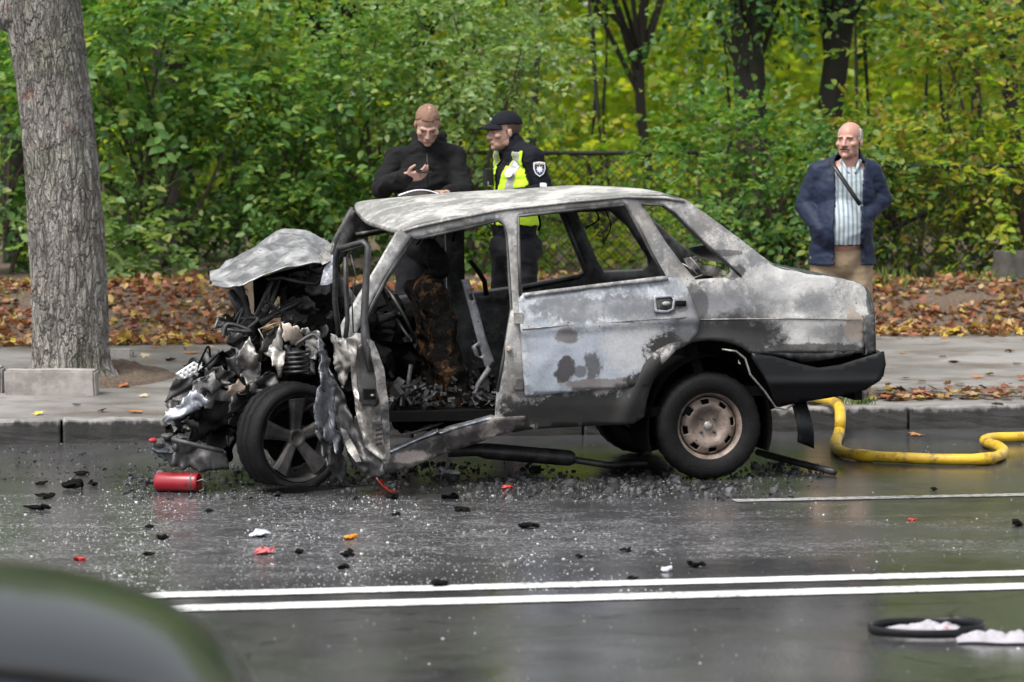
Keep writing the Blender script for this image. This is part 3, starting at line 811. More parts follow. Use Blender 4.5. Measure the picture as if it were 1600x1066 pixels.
def folds(seed, amp=.03, freq=7.0, k=4):
    rr = random.Random(seed)
    ds = [(Vector((rr.uniform(-1, 1), rr.uniform(-.4, .4), rr.uniform(-1, 1))).normalized(), rr.uniform(.5, 1.5) * freq, rr.uniform(0, 6)) for _ in range(k)]
    def f(p):
        s = 0
        for i, (d, fr, ph) in enumerate(ds):
            t = (p.dot(d) * fr + ph) % 2
            s += (abs(t - 1) - .5) / (1 + .6 * i)
        return amp * (s + .8 * noise.noise(p * 9 + Vector((seed, 0, 0))))
    return f

# --- materials of burnt metal
def burnt(name, spots=(), ash=(.38, .37, .355), mid=(.14, .142, .146), soot=(.020, .019, .018), amount=.5, tan=.25, streak=.3, rough=.55, metal=.15):
    """ash-grey to white burnt-off paint with soot blotches of their own outline; spots = (px, py, rx, ry, strength, colour)"""
    t = NT(name)
    big = t.noise(3.2, 7, .62); med = t.noise(11, 7, .68, None, .4); fine = t.noise(70, 4, .75); drip = t.noise(10, 5, .6, t.mapped((3.2, 3.2, .35)))
    c = t.mix(t.step(t.math('ADD', t.math('MULTIPLY', big, .6), t.math('MULTIPLY', med, .4)), .5 - .14 * (1 - amount), .5 + .12), mid, ash)
    c = t.mix(t.math('MULTIPLY', t.step(med, .54, .70), tan), c, (.23, .175, .13))
    c = t.mix(t.math('MULTIPLY', t.step(drip, .52, .68), streak), c, (.10, .10, .105))
    c = t.mix(t.math('MULTIPLY', t.step(t.noise(17, 6, .8), .60, .70), .85), c, (.045, .042, .04))
    c = t.mix(t.math('MULTIPLY', t.step(fine, .52, .75), .45), c, (.07, .068, .066))
    chip = t.step(t.voro(26), .10, .16, 1, 0)
    c = t.mix(t.math('MULTIPLY', chip, t.step(big, .48, .60)), c, (.05, .045, .042))
    flake = t.step(t.noise(30, 6, .8, None, 1.2), .50, .56)
    c = t.mix(t.math('MULTIPLY', flake, t.math('MULTIPLY', t.step(med, .44, .6), .55)), c, tuple(min(1, x * 1.18) for x in ash))
    scr = t.step(t.noise(16, 3, .6, t.mapped((.5, 3, 7), (0, .5, 0))), .70, .74)
    c = t.mix(t.math('MULTIPLY', scr, .5), c, tuple(min(1, x * 1.15) for x in ash))
    sx = t.node('ShaderNodeSeparateXYZ'); t.link(t.obj(), sx.inputs[0])
    w = t.math('ADD', t.math('MULTIPLY', t.math('SUBTRACT', big, .5), 1.0), t.math('MULTIPLY', t.math('SUBTRACT', med, .5), 1.5))
    w = t.math('ADD', w, t.math('MULTIPLY', t.math('SUBTRACT', t.noise(45, 5, .75), .5), .9))
    for sp in spots:
        px, py, rx, ry, st = sp[:5]; col = sp[5] if len(sp) > 5 else soot
        p = S(px, py)
        dx = t.math('DIVIDE', t.math('SUBTRACT', sx.outputs[0], p.x), rx / 303); dz = t.math('DIVIDE', t.math('SUBTRACT', sx.outputs[2], p.z), ry / 303)
        d = t.math('SQRT', t.math('ADD', t.math('MULTIPLY', dx, dx), t.math('MULTIPLY', dz, dz)))
        sf = sp[6] if len(sp) > 6 else .15
        m = t.step(t.math('ADD', d, w), .95 - sf, .95 + sf, st, 0)
        c = t.mix(m, c, t.mix(fine, tuple(x * .7 for x in col), tuple(min(1, x * 1.5) for x in col)))
    t.bump(t.math('ADD', med, t.math('MULTIPLY', fine, .5)), .22, .006)
    return t.fin(c, t.math('ADD', t.math('MULTIPLY', med, .3), rough - .15), metal)
GREY = (.09, .092, .098); WHT = (.46, .45, .44); BLU = (.30, .33, .38)
M_SIDE = burnt('burnt_paint_side', [
    (1255, 515, 60, 30, .9, WHT), (1235, 440, 70, 30, .6, WHT),
    (1125, 480, 70, 34, .85, (.10, .102, .11), .45), (1105, 525, 105, 28, 1, (.016, .015, .015), .3), (1168, 520, 66, 36, .97, (.016, .015, .015), .35), (1205, 470, 36, 36, .5, GREY, .5), (1280, 478, 40, 24, .75, GREY, .35), (1295, 520, 44, 16, .6, (.07, .07, .075), .4),
    (1262, 548, 120, 12, .8), (1010, 345, 24, 40, .45, (.10, .085, .07), .5), (1075, 415, 40, 26, .6, (.07, .062, .055), .5), (1100, 345, 26, 16, .45, (.10, .09, .08), .4), (800, 420, 14, 60, .45, (.09, .08, .07), .5), (700, 352, 80, 10, .6, (.06, .052, .045), .4), (800, 600, 14, 44, .4, (.13, .105, .085), .5), (900, 322, 90, 7, .5, (.10, .09, .08), .4), (1085, 470, 24, 34, .7), (930, 650, 190, 40, 1), (1010, 590, 40, 50, 1),
    (1334, 506, 20, 29, .95, (.24, .20, .17), .08), (1360, 470, 8, 40, .8), (1140, 425, 26, 12, .8), (1030, 309, 40, 7, .7), (1136, 395, 28, 5, .7)], amount=.5, tan=.14, streak=.5)
M_DOOR = burnt('burnt_paint_door', [
    (925, 560, 120, 46, .75, BLU), (850, 560, 30, 60, .6, BLU), (990, 540, 60, 40, .55, WHT),
    (940, 482, 130, 20, .6, GREY), (886, 525, 20, 13, .85, (.10, .085, .08)), (880, 577, 17, 20, 1, (.045, .042, .045)), (905, 580, 14, 10, .7, (.045, .042, .045)),
    (924, 568, 15, 24, .85, (.055, .052, .055)), (940, 600, 62, 10, .8, (.12, .10, .09)), (1050, 555, 44, 42, 1), (1020, 600, 40, 26, 1), (1074, 500, 24, 40, .85, (.09, .09, .095)), (1062, 478, 10, 9, .7)],
    ash=(.39, .41, .44), mid=(.16, .172, .19), amount=.55, tan=.12, streak=.5)
M_PILLAR = burnt('burnt_paint_pillar', ash=(.43, .43, .42), mid=(.13, .128, .125), amount=.5, tan=.4, streak=.5)
M_ROOF = burnt('burnt_paint_roof', ash=(.50, .49, .46), mid=(.19, .188, .18), amount=.55, tan=.35, streak=.1)
M_BONNET = burnt('burnt_paint_bonnet', ash=(.46, .46, .46), mid=(.17, .17, .175), amount=.55, tan=.04, streak=.1, metal=.6, rough=.42)
M_LIGHTM = burnt('bare_torn_metal', ash=(.38, .36, .335), mid=(.085, .082, .078), amount=.4, tan=.3, metal=.5, rough=.45)
M_SHINY = burnt('shiny_torn_skin', ash=(.32, .335, .37), mid=(.06, .064, .075), amount=.35, tan=.1, metal=.6, rough=.42)
M_TANM = burnt('heat_tanned_metal', ash=(.50, .43, .36), mid=(.26, .20, .16), amount=.6, tan=.5, metal=.2)
M_DARKM = burnt('sooty_metal', ash=(.045, .044, .045), mid=(.008, .008, .008), amount=.25, tan=.06, metal=.3, rough=.45)
M_CHAR = simple('char', (.0040, .0038, .0036), .85, 0, .6, 22, .8, .10)
M_INNER = burnt('sooty_inner_metal', ash=(.085, .085, .085), mid=(.016, .016, .016), amount=.4, tan=.2, metal=.2)
M_BUMPER = simple('sooty_bumper_plastic', (.0055, .0058, .0068), .36, 0, .4, 9, .3, .28)
M_TYRE = simple('burnt_tyre_rubber', (.0065, .0065, .0068), .6, 0, .7, 26, .9, .16)
M_ALLOY = burnt('sooty_alloy', ash=(.075, .07, .066), mid=(.026, .025, .024), amount=.35, tan=.25, metal=.45, rough=.5)
M_STEELW = burnt('rusted_wheel_steel', ash=(.26, .20, .165), mid=(.11, .085, .07), amount=.5, tan=.4, streak=.1, metal=.25)
M_SEATM = burnt('seat_frame_steel', ash=(.20, .205, .215), mid=(.10, .10, .11), amount=.5, tan=.05, metal=.4)
M_GREENP = burnt('dark_green_paint', ash=(.03, .05, .045), mid=(.012, .022, .02), amount=.4, tan=.1, rough=.4)
def m_foam():
    t = NT('scorched_seat_foam'); a = t.noise(7, 6, .7); f = t.noise(40, 5, .7)
    c = t.mix(t.step(a, .51, .63), (.006, .0055, .005), (.10, .052, .024)); c = t.mix(t.math('MULTIPLY', t.step(f, .5, .7), .6), c, (.02, .018, .016))
    t.bump(f, .9, .02); return t.fin(c, .95, 0, .08)
M_FOAM = m_foam()

car = tag(empty('burnt_car', CAR0, TH_C), 'burnt-out ash grey saloon car with a crushed front end, its driver door torn open', 'car')

# --- near side: roof rail, B pillar, rear pillar, rear wing, sill
SIDE = [(626, 358), (660, 347), (700, 339), (750, 331), (795, 323), (880, 313), (977, 304), (1040, 303), (1072, 312), (1115, 343), (1157, 374), (1190, 400), (1211, 415), (1250, 424),
        (1290, 431), (1330, 438), (1346, 444), (1358, 455), (1363, 472), (1367, 491), (1352, 497), (1350, 552), (1265, 551), (1180, 551), (1171, 550), (1158, 541), (1135, 533), (1108, 530), (1080, 533), (1056, 545),
        (1035, 567), (1020, 595), (1011, 625), (1006, 652), (990, 662), (940, 665), (880, 668), (830, 671), (800, 676), (774, 660), (777, 610), (786, 560), (799, 480), (796, 440), (792, 365), (787, 349), (778, 343), (700, 361), (648, 373), (632, 369)]
RWIN = [(811, 335), (900, 326), (977, 318), (998, 355), (1020, 398), (1038, 431), (930, 444), (816, 458), (813, 400)]
QWIN = [(1003, 318), (1034, 320), (1052, 332), (1095, 374), (1138, 414), (1141, 424), (1134, 433), (1087, 437), (1064, 410), (1038, 375)]
ARC = S(1105, 668)
def side_disp(p):
    # flared wheel arch lip and pressed waist crease
    d = math.hypot(p.x - ARC.x, (p.z - ARC.z) * 1.0)
    f = -.030 * math.exp(-((d - .45) / .05) ** 2) if p.z > .30 else 0
    c = -.010 * math.exp(-((p.z - .833) / .05) ** 2) if p.x > -.05 else 0
    return f + c + .006 * noise.noise(p * 5) + .003 * noise.noise(p * 17)
body = panel('body_side', SIDE, M_SIDE, car, holes=[RWIN, QWIN], step=8, thick=.03, disp=side_disp)
# A pillar
panel('windscreen_pillar', [(619, 361), (632, 361), (644, 368), (603, 430), (578, 476), (553, 530), (526, 545), (536, 500), (560, 460), (590, 412)], M_PILLAR, car, off=-.004, step=7, thick=.05, disp=lambda p: .006 * noise.noise(p * 8))
MB().tube([S(644, 372, .01), S(604, 434, .01), S(580, 480, .01), S(556, 532, .01)], .013, 6).put('door_seal', M_DARKM, car, True)
MB().tube([S(650, 374, .006), S(700, 363, .006), S(778, 345, .006), S(788, 352, .006), S(792, 372, .006), S(796, 440, .004), S(799, 482, .004), S(786, 562, .004), S(777, 612, .004)], .008, 6).put('door_seal', M_INNER, car, True)
# rear door, a little proud
DOOR = [(810, 468), (817, 459), (930, 446), (1042, 434), (1060, 433), (1073, 450), (1082, 475), (1092, 500), (1088, 520), (1076, 537), (1053, 549), (1036, 568), (1022, 590), (1011, 603), (920, 610), (820, 620), (815, 540)]
def door_disp(p):
    px = p.x
    crease = (.862 - .03 * (px + .95)) 
    c = -.013 * math.exp(-((p.z - (.80 + .055 * (px + .95))) / .018) ** 2)
    dent = .02 * noise.noise(p * 2.3 + Vector((4, 0, 0))) + .006 * noise.noise(p * 9) + .0025 * noise.noise(p * 25)
    buckle = -.035 * max(0, 1 - abs(px + .06) / .12) * (.5 + noise.noise(p * 6))
    return c + dent + buckle
door = panel('rear_door', DOOR, M_DOOR, car, off=-.022, step=7, thick=.022, disp=door_disp)
# door window frame
MB().tube([S(813, 462, -.01), S(811, 400, -.01), S(810, 338, -.01), S(900, 328, -.01), S(976, 320, -.01), S(997, 356, -.01), S(1019, 399, -.01), S(1040, 435, -.01)], .009, 6).put('window_frame', M_INNER, door, True)
panel('rear_door_sill', [(820, 458), (930, 444), (1042, 431), (1045, 437), (930, 450), (820, 464)], M_PILLAR, door, off=-.03, step=8, thick=.03)
# handle recess and lever
h = panel('door_handle', [(1021, 462), (1050, 460), (1056, 468), (1054, 484), (1044, 489), (1023, 488)], M_DOOR, door, off=-.034, step=6, thick=.012, holes=[[(1025, 466), (1049, 464), (1052, 468), (1050, 482), (1042, 485), (1027, 484)]])
panel('handle_recess', [(1024, 465), (1050, 463), (1053, 483), (1026, 486)], M_DARKM, door, off=-.026, step=6, thick=.004)
MB().ball(S(1041, 475, -.030), (.024, .012, .013)).put('handle_lever', M_PILLAR, door, True)
panel('latch_slot', [(1056, 470), (1072, 470), (1072, 478), (1056, 478)], M_CHAR, door, off=-.040, step=6, thick=.004)
# waist line moulding
MB().tube([S(x, y, -.014) for x, y in ((1094, 499.5), (1160, 498.5), (1230, 498), (1290, 498.5), (1346, 500))], .0035, 6).put('waist_moulding', M_LIGHTM, body, True)
MB().tube([S(x, y, -.036) for x, y in ((816, 514.5), (900, 507.5), (980, 502), (1060, 497), (1084, 495))], .004, 6).put('waist_moulding', M_LIGHTM, door, True)
# gutter along the roof edge
MB().tube([S(x, y, -.008) for x, y in ((632, 361), (650, 355), (700, 344), (776, 329), (797, 326), (880, 317), (977, 308), (1040, 309), (1070, 315))], .008, 6).put('roof_gutter', M_ROOF, body, True)
MB().tube([S(x, y, -.006) for x, y in ((1003, 319), (1036, 321), (1054, 333), (1097, 376), (1136, 411), (1158, 432))], .007, 6).put('window_seal', M_DARKM, body, True)
# B pillar hinges and lock striker
for px, py in ((807, 600), (807, 497)):
    MB().box(S(px + 3, py, -.012), (.045, .03, .055)).put('door_hinge', M_LIGHTM, body)
MB().ball(S(795, 546, -.004), (.014, .016, .016)).put('lock_striker', M_TANM, body, True)

# --- roof
near = [S(x, y) for x, y in ((628, 361), (660, 349), (700, 340), (750, 332), (795, 325), (880, 314), (977, 305), (1040, 304), (1072, 313))]
fc = P(555, 322, CW - .18)
far_ = []
for i, p in enumerate(near):
    s = i / (len(near) - 1)
    far_.append(Vector((fc.x + (p.x - fc.x) * ((p.x - near[0].x) / (near[-1].x - near[0].x)) if i else fc.x, CW - p.y, p.z + (fc.z - near[0].z) * (1 - s) ** 1.6)))
nn = spline([tuple(p) for p in near], 6); ff = spline([tuple(p) for p in far_], 6)
def roof_fn(s, v):
    k = s * (len(nn) - 1); i = min(int(k), len(nn) - 2); t = k - i
    a = nn[i].lerp(nn[i + 1], t); b = ff[i].lerp(ff[i + 1], t); p = a.lerp(b, v)
    cr = 4 * v * (1 - v)
    p.z += .030 * cr * min(1, .25 + s * 1.6) - .020 * cr * math.exp(-(s / .10) ** 2) + .010 * noise.noise(Vector((p.x * 3, p.y * 3, 1))) * cr
    p.x -= .05 * cr * (1 - s) ** 2
    p.z -= .03 * math.exp(-((1 - s) / .06) ** 2)
    return p
roof = put('roof', grid_mesh(roof_fn, 60, 26), M_ROOF, car, True); solid(roof, .012)
MB().tube([roof_fn(0, v / 12) + Vector((.012, 0, -.012)) for v in range(13)], .013, 6).put('windscreen_header', M_LIGHTM, roof, True)

# --- far side seen through the windows
FAR = [(548, 326), (700, 314), (860, 309), (985, 312), (1080, 396), (1150, 470), (1150, 610), (1040, 650), (620, 660), (520, 620), (470, 520), (505, 420)]
FH = [[(556, 369), (612, 358), (694, 344), (697, 450), (600, 466), (500, 478), (524, 420)],
      [(723, 342), (874, 329), (911, 421), (904, 428), (817, 445), (724, 457)],
      [(899, 328), (950, 326), (977, 350), (1010, 401), (1011, 413), (1002, 420), (942, 423), (930, 402)]]
fside = panel('far_body_side', FAR, M_INNER, car, holes=FH, step=12, thick=.045, far=True)
MB().tube([SF(x, y, -.06) for x, y in ((817, 450), (905, 432), (914, 424), (876, 330))], .016, 6).put('far_window_frame', M_DARKM, fside, True)
MB().tube([SF(x, y, -.06) for x, y in ((556, 366), (612, 356), (690, 343))], .010, 6).put('far_window_frame', M_LIGHTM, fside, True)
MB().tube([SF(x, y, -.02) for x, y in ((553, 326), (534, 362), (514, 400), (498, 425))], .024, 6).put('far_windscreen_pillar', M_INNER, car, True)
# charred belt hanging at the far pillar
MB().tube([P(735, 408, 1.40), P(748, 425, 1.36), P(757, 440, 1.3), P(760, 462, 1.3)], .014, 6).put('charred_belt', M_CHAR, car, True)

# --- rear deck and rear panel
dk = [S(x, y) for x, y in ((1190, 400), (1211, 415), (1250, 424), (1290, 431), (1330, 438), (1346, 444), (1358, 455), (1363, 472), (1367, 491), (1369, 552))]
dks = spline([tuple(p) for p in dk], 5)
def deck_fn(s, v):
    k = s * (len(dks) - 1); i = min(int(k), len(dks) - 2); p = dks[i].lerp(dks[i + 1], k - i); q = p.copy(); q.y = CW - p.y
    r = p.lerp(q, v); c = 4 * v * (1 - v)
    r.z += .040 * c * max(0, 1 - s * 1.3); r.x += .035 * c * max(0, s - .5) + 0
    return r
boot = put('boot_lid', grid_mesh(deck_fn, 45, 24), M_GREENP, car, True); solid(boot, .012)
panel('tail_lamp', [(1349, 494), (1366, 491), (1369, 549), (1353, 554)], M_INNER, car, off=-.012, step=4, thick=.05, disp=lambda p: .008 * noise.noise(p * 60))
# --- bumper
BUMP = [(1175, 552), (1211, 557), (1252, 569), (1279, 575), (1315, 570), (1351, 559), (1381, 549), (1384, 570), (1377, 592), (1355, 610), (1315, 620), (1252, 631), (1216, 640), (1210, 624), (1196, 592), (1176, 561)]
bz = S(1300, 596).z
def bump_disp(p): return (.07 * max(0, (bz - p.z) / .13) ** 1.3 if p.z < bz else 0) + .012 * noise.noise(p * 4) - .012 * math.exp(-((p.z - bz) / .015) ** 2)
bmp = panel('rear_bumper', BUMP, M_BUMPER, car, off=-.045, step=7, thick=.03, disp=bump_disp)
e = S(1381, 565)
bm_prof = [(-.02, -.06), (.02, -.05), (.03, .0), (.02, .05), (0, .06), (-.03, .0)]
MB().sweep([(e.x - .03, -.02, e.z - .02), (e.x + .005, .08, e.z - .01), (e.x + .02, .5, e.z), (e.x + .02, 1.1, e.z), (e.x, 1.55, e.z), (e.x - .05, 1.64, e.z)], [(b * -1, c) for b, c in bm_prof][::-1]).put('bumper_rear_face', M_BUMPER, bmp, True)
panel('bumper_bracket', [(1175, 552), (1215, 556), (1255, 566), (1285, 563), (1330, 556), (1340, 549), (1180, 549)], M_DARKM, bmp, off=.0, step=8, thick=.02)
MB().tube([P(1128, 546, -.03), P(1150, 549, -.035), P(1164, 560, -.04), P(1172, 585, -.04), P(1195, 612, -.045), P(1212, 637, -.045), P(1228, 640, -.03), P(1240, 632, 0)], .006, 6).put('loose_arch_trim', M_LIGHTM, bmp, True)
panel('inner_wing', [(1140, 540), (1240, 551), (1262, 600), (1250, 628), (1205, 640), (1178, 600)], M_CHAR, car, lat=.10, step=12, thick=.01)
panel('inner_wing', [(440, 428), (528, 396), (545, 600), (360, 640), (352, 570), (398, 525), (440, 508)], M_CHAR, car, lat=1.35, step=14, thick=.01, disp=folds(71, .05, 5), smooth=False)
panel('inner_wing', [(394, 436), (440, 424), (490, 414), (512, 440), (500, 500), (452, 492), (436, 462), (412, 505), (398, 490)], M_CHAR, car, lat=.95, step=10, thick=.01, disp=folds(72, .05, 6), smooth=False)
panel('mud_flap', [(1239, 630), (1262, 626), (1268, 670), (1274, 702), (1246, 691), (1243, 660)], M_BUMPER, car, lat=.10, step=8, thick=.008, disp=lambda p: .03 * math.sin(p.z * 18))

# --- wheel wells, floor, sill
wc = P(1104, 667, .11)
mb = MB(); N = 26
arc = [(wc.x + .335 * math.cos(a), wc.z + .335 * math.sin(a) * 1.12) for a in [R(-20 + 220 * i / N) for i in range(N + 1)]]
vs = []; 
for x, z in arc: vs += [(x, .03, z), (x, .42, z)]
mb.add(vs, [(2 * i, 2 * i + 1, 2 * i + 3, 2 * i + 2) for i in range(N)])
mb.add([(x, .42, z) for x, z in arc], [tuple(range(N + 1))])
mb.put('wheel_well', M_CHAR, car, False)
mb = MB()
mb.box((-.9, .82, .36), (1.75, 1.5, .05)).box((.38, .82, .46), (.86, 1.5, .05)).box((-.35, .82, .50), (.06, 1.46, .3)).box((.86, .82, .6), (.04, 1.46, .4))
mb.put('floor_pan', M_CHAR, car)
mb = MB(); mb.box((.0, .82, .52), (.05, 1.44, .62), Matrix.Rotation(R(-16), 3, 'Y')).put('rear_bulkhead', M_CHAR, car)
mb = MB(); mb.box((.20, .82, .93), (.55, 1.36, .03)).put('parcel_shelf', M_INNER, car)
# light scorched scraps behind the quarter window
panel('shelf_scrap', [(1068, 404), (1088, 400), (1096, 414), (1118, 416), (1135, 424), (1134, 430), (1100, 431), (1083, 436)], M_LIGHTM, car, lat=.32, step=6, thick=.004, disp=folds(41, .02, 16), smooth=False)
for i, q in enumerate((((1066, 412), (1082, 421), (1092, 432)), ((1078, 402), (1090, 416), (1100, 431)), ((1070, 432), (1086, 434), (1102, 428)))):
    MB().tube([P(x, y, .2) for x, y in q], .004, 5).put('loose_wire', M_LIGHTM, car, True)
# lower sill under the rear door, then the bent-down front sill
panel('front_sill', [(609, 708, -.05), (660, 687, -.03), (710, 668, -.01), (770, 653, 0), (822, 651, 0), (822, 666, .01), (757, 689, .02), (700, 708, .02), (640, 731, -.02), (596, 743, -.05), (594, 735, -.06)], burnt('burnt_sill', [(720, 690, 40, 14, .7), (640, 712, 30, 10, .8, (.42, .37, .34)), (800, 662, 40, 12, .8)], ash=(.24, .215, .20), mid=(.05, .047, .046), amount=.4, tan=.4), car, step=7, thick=.05, disp=folds(3, .008, 6))
panel('sill_step', [(607, 703, .10), (650, 686, .10), (700, 665, .10), (768, 647, .08), (772, 652, .0), (715, 667, -.02), (662, 686, -.04), (609, 709, -.06)], M_SHINY, car, step=6, thick=.01, disp=folds(6, .006, 9))
panel('floor_rail', [(632, 672, .35), (700, 650, .35), (755, 622, .3), (775, 612, .25), (772, 624, .22), (720, 652, .3), (636, 679, .33)], M_LIGHTM, car, step=7, thick=.01, disp=folds(9, .01, 8))

# --- wheels
def tyre(name, R0, Ri, w, parent, sag=0.0, seed=0):
    prof = [(Ri, -w * .30), (Ri + .012, -w * .46), (R0 * .86, -w * .52), (R0 * .955, -w * .44), (R0 * .99, -w * .30), (R0, -w * .16), (R0 * .985, -w * .15), (R0 * .985, -w * .11), (R0, -w * .10), (R0, w * .10), (R0 * .985, w * .11), (R0 * .985, w * .15), (R0, w * .16), (R0 * .99, w * .30), (R0 * .955, w * .44), (R0 * .86, w * .52), (Ri + .012, w * .46), (Ri, w * .30)]
    mb = MB().lathe(prof, 72, 'y')
    for i, v in enumerate(mb.v):
        r = math.hypot(v.x, v.z)
        if r > R0 * .9:
            k = int((math.atan2(v.z, v.x) + math.pi) / (2 * math.pi) * 72 + .5)
            if k % 2: v = Vector((v.x * .985, v.y, v.z * .985))
        v = v * (1 + .018 * noise.noise(v * 14 + Vector((seed, 0, 0)))) if r > Ri * 1.05 else v
        if sag and v.z < -R0 + sag: v = Vector((v.x * 1.06, v.y * 1.25, -R0 + sag + .15 * (v.z + R0 - sag)))
        mb.v[i] = v
    return mb.put(name, M_TYRE, parent, True)
def steel_wheel(loc, rz, R0, label=None, detail=True):
    w = empty('wheel', loc, rz); w.parent = car; 
    if label: w['label'] = label
    tyre('tyre', R0, .168, .165, w, 0, loc[0] * 3)
    Rr = .172
    mb = MB().lathe([(Rr + .012, -.075), (Rr + .014, -.068), (Rr, -.062), (Rr - .012, -.05), (Rr - .018, -.02), (Rr - .03, .06), (Rr - .02, .07)], 56, 'y')
    rim = mb.put('rim', M_STEELW, w, True)
    # pressed disc with slots left open
    radii = [.150, .140, .128, .116, .104, .088, .07, .052, .034, .0001]; dep = [-.020, -.030, -.040, -.046, -.047, -.040, -.022, -.018, -.018, -.018]
    n = 96; V = []; F = []
    for k in range(n):
        a = 2 * math.pi * k / n
        for r, d in zip(radii, dep):
            V.append((r * math.cos(a), d, r * math.sin(a)))
    m = len(radii)
    for k in range(n):
        slot = (k % 12) in (0, 1, 2, 3, 4)
        for j in range(m - 1):
            if slot and j in (1, 2): continue
            k2 = (k + 1) % n; F.append((k * m + j, k * m + j + 1, k2 * m + j + 1, k2 * m + j))
    o = put('wheel_disc', mesh(V, F), M_STEELW, w, True); solid(o, .006, 0)
    MB().lathe([(.0001, -.038), (.016, -.037), (.024, -.030), (.026, -.016)], 24, 'y').put('hub_cap', M_LIGHTM, w, True)
    for q in range(4):
        a = R(45 + 90 * q); MB().cap((.049 * math.cos(a), -.015, .049 * math.sin(a)), (.049 * math.cos(a), -.030, .049 * math.sin(a)), .009, .008, 8).put('wheel_bolt', M_DARKM, w, True)
    MB().lathe([(.165, .0), (.0001, .0)], 32, 'y').put('brake_drum', M_CHAR, w)
    return w
c = P(1104, 667, .105)
steel_wheel((c.x, .105, .283), 0, .283, 'rear wheel with a rust-brown slotted steel rim')
steel_wheel((c.x - .02, 1.42, .283), math.pi, .283)
MB().tube([(c.x, .2, .283), (c.x, 1.4, .283)], .03, 8).put('rear_axle', M_CHAR, car, True)
def alloy_wheel(loc, rot, R0):
    w = empty('wheel', loc); w.rotation_euler = rot; w.parent = car; w['label'] = 'front wheel with a sooty five-spoke alloy rim and a flat tyre'
    tyre('tyre', R0, .212, .195, w, .045, 5)
    mb = MB().lathe([(.219, -.090), (.222, -.084), (.208, -.080), (.200, -.05), (.195, .06), (.21, .08)], 60, 'y'); mb.put('rim', M_ALLOY, w, True)
    for q in range(5):
        a = R(90 + 72 * q + 8); ca, sa = math.cos(a), math.sin(a)
        def pt(r, t, y): return Vector((r * ca - t * sa, y, r * sa + t * ca))
        V = []
        for r, h, y in ((.035, .030, -.050), (.09, .034, -.062), (.15, .042, -.074), (.203, .052, -.080)):
            V += [pt(r, -h, y), pt(r, -h * .55, y - .012), pt(r, h * .55, y - .012), pt(r, h, y), pt(r, h * .8, y + .03), pt(r, -h * .8, y + .03)]
        F = [(i * 6 + k, i * 6 + (k + 1) % 6, i * 6 + 6 + (k + 1) % 6, i * 6 + 6 + k) for i in range(3) for k in range(6)] + [(5, 4, 3, 2, 1, 0), (18, 19, 20, 21, 22, 23)]
        o = put('spoke', mesh(V, F), M_ALLOY, w)
        b = o.modifiers.new('bevel', 'BEVEL'); b.width = .004; b.segments = 2
    MB().lathe([(.0001, -.050), (.024, -.050), (.028, -.062), (.044, -.066), (.052, -.058), (.055, -.03)], 30, 'y').put('hub', M_ALLOY, w, True)
    MB().lathe([(.15, -.02), (.15, .0), (.0001, .0)], 32, 'y').put('brake_disc', M_CHAR, w, True)
    return w
c = P(455, 684, .02)
alloy_wheel((c.x, .04, .272), (R(0), R(6), R(24)), .283)
w = empty('wheel', (c.x + .25, 1.40, .25)); w.parent = car; tyre('tyre', .283, .17, .165, w, .04, 9); MB().lathe([(.17, -.05), (.1, -.02), (.0001, 0)], 30, 'y').put('rim', M_DARKM, w, True)

# --- exhaust
mb = MB(); mb.tube([P(700, 706, .35), P(745, 703, .35), P(760, 705, .35), P(890, 716, .35), P(897, 717, .35)], [.03, .033, .042, .042, .03], 12).tube([P(892, 718, .35), P(950, 727, .38), P(1010, 724, .4)], .018, 8)
mb.put('exhaust', M_DARKM, car, True)

# --- driver door, torn open towards us
fd = put('front_door', MB().box(P(566, 620, -.28), (.03, .02, .05)).mesh(), M_DARKM, car); fd['label'] = 'driver door torn open and twisted'
panel('inner_panel', [(541, 529, -.22), (570, 519, -.36), (582, 532, -.40), (597, 575, -.42), (605, 640, -.42), (607, 700, -.40), (602, 722, -.38), (571, 700, -.30), (556, 642, -.25), (549, 580, -.22)], M_LIGHTM, fd, step=4, thick=.006, disp=crumple(21, .035, 7))
panel('inner_edge', [(574, 530, -.44), (584, 533, -.42), (600, 575, -.44), (608, 640, -.44), (609, 702, -.42), (603, 724, -.40), (601, 690, -.44), (596, 640, -.46), (588, 590, -.46)], M_LIGHTM, fd, step=6, thick=.012, disp=folds(22, .008, 14), smooth=False)
panel('hinge_panel', [(515, 528, -.10), (561, 527, -.20), (557, 558, -.20), (545, 585, -.17), (534, 614, -.16), (524, 585, -.12)], M_LIGHTM, fd, step=4, thick=.006, disp=crumple(23, .045, 8), jag=3.0)
panel('outer_skin', [(494, 537, -.22), (503, 541, -.20), (512, 560, -.18), (521, 586, -.18), (523, 640, -.20), (530, 690, -.24), (527, 705, -.28), (506, 685, -.30), (489, 671, -.34), (494, 622, -.32), (500, 590, -.28), (495, 560, -.24)], M_SHINY, fd, step=4, thick=.005, disp=crumple(24, .06, 6), jag=4.0)
panel('skin_edge', [(489, 671, -.33), (508, 688, -.30), (528, 706, -.27), (540, 730, -.25), (536, 758, -.27), (521, 752, -.30), (512, 730, -.32), (500, 705, -.33)], M_DARKM, fd, step=4, thick=.005, disp=crumple(25, .06, 7), jag=5.0)
panel('lower_edge', [(521, 586, -.14), (534, 612, -.17), (552, 655, -.22), (573, 702, -.30), (602, 728, -.36), (600, 744, -.34), (575, 748, -.30), (548, 722, -.26), (530, 672, -.20), (522, 630, -.16)], M_DARKM, fd, step=4, thick=.008, disp=crumple(26, .05, 7))
panel('lower_edge', [(531, 668, -.26), (540, 672, -.27), (556, 700, -.30), (565, 722, -.32), (556, 722, -.32), (544, 705, -.30)], M_LIGHTM, fd, step=6, thick=.006, disp=folds(27, .02, 9), smooth=False)
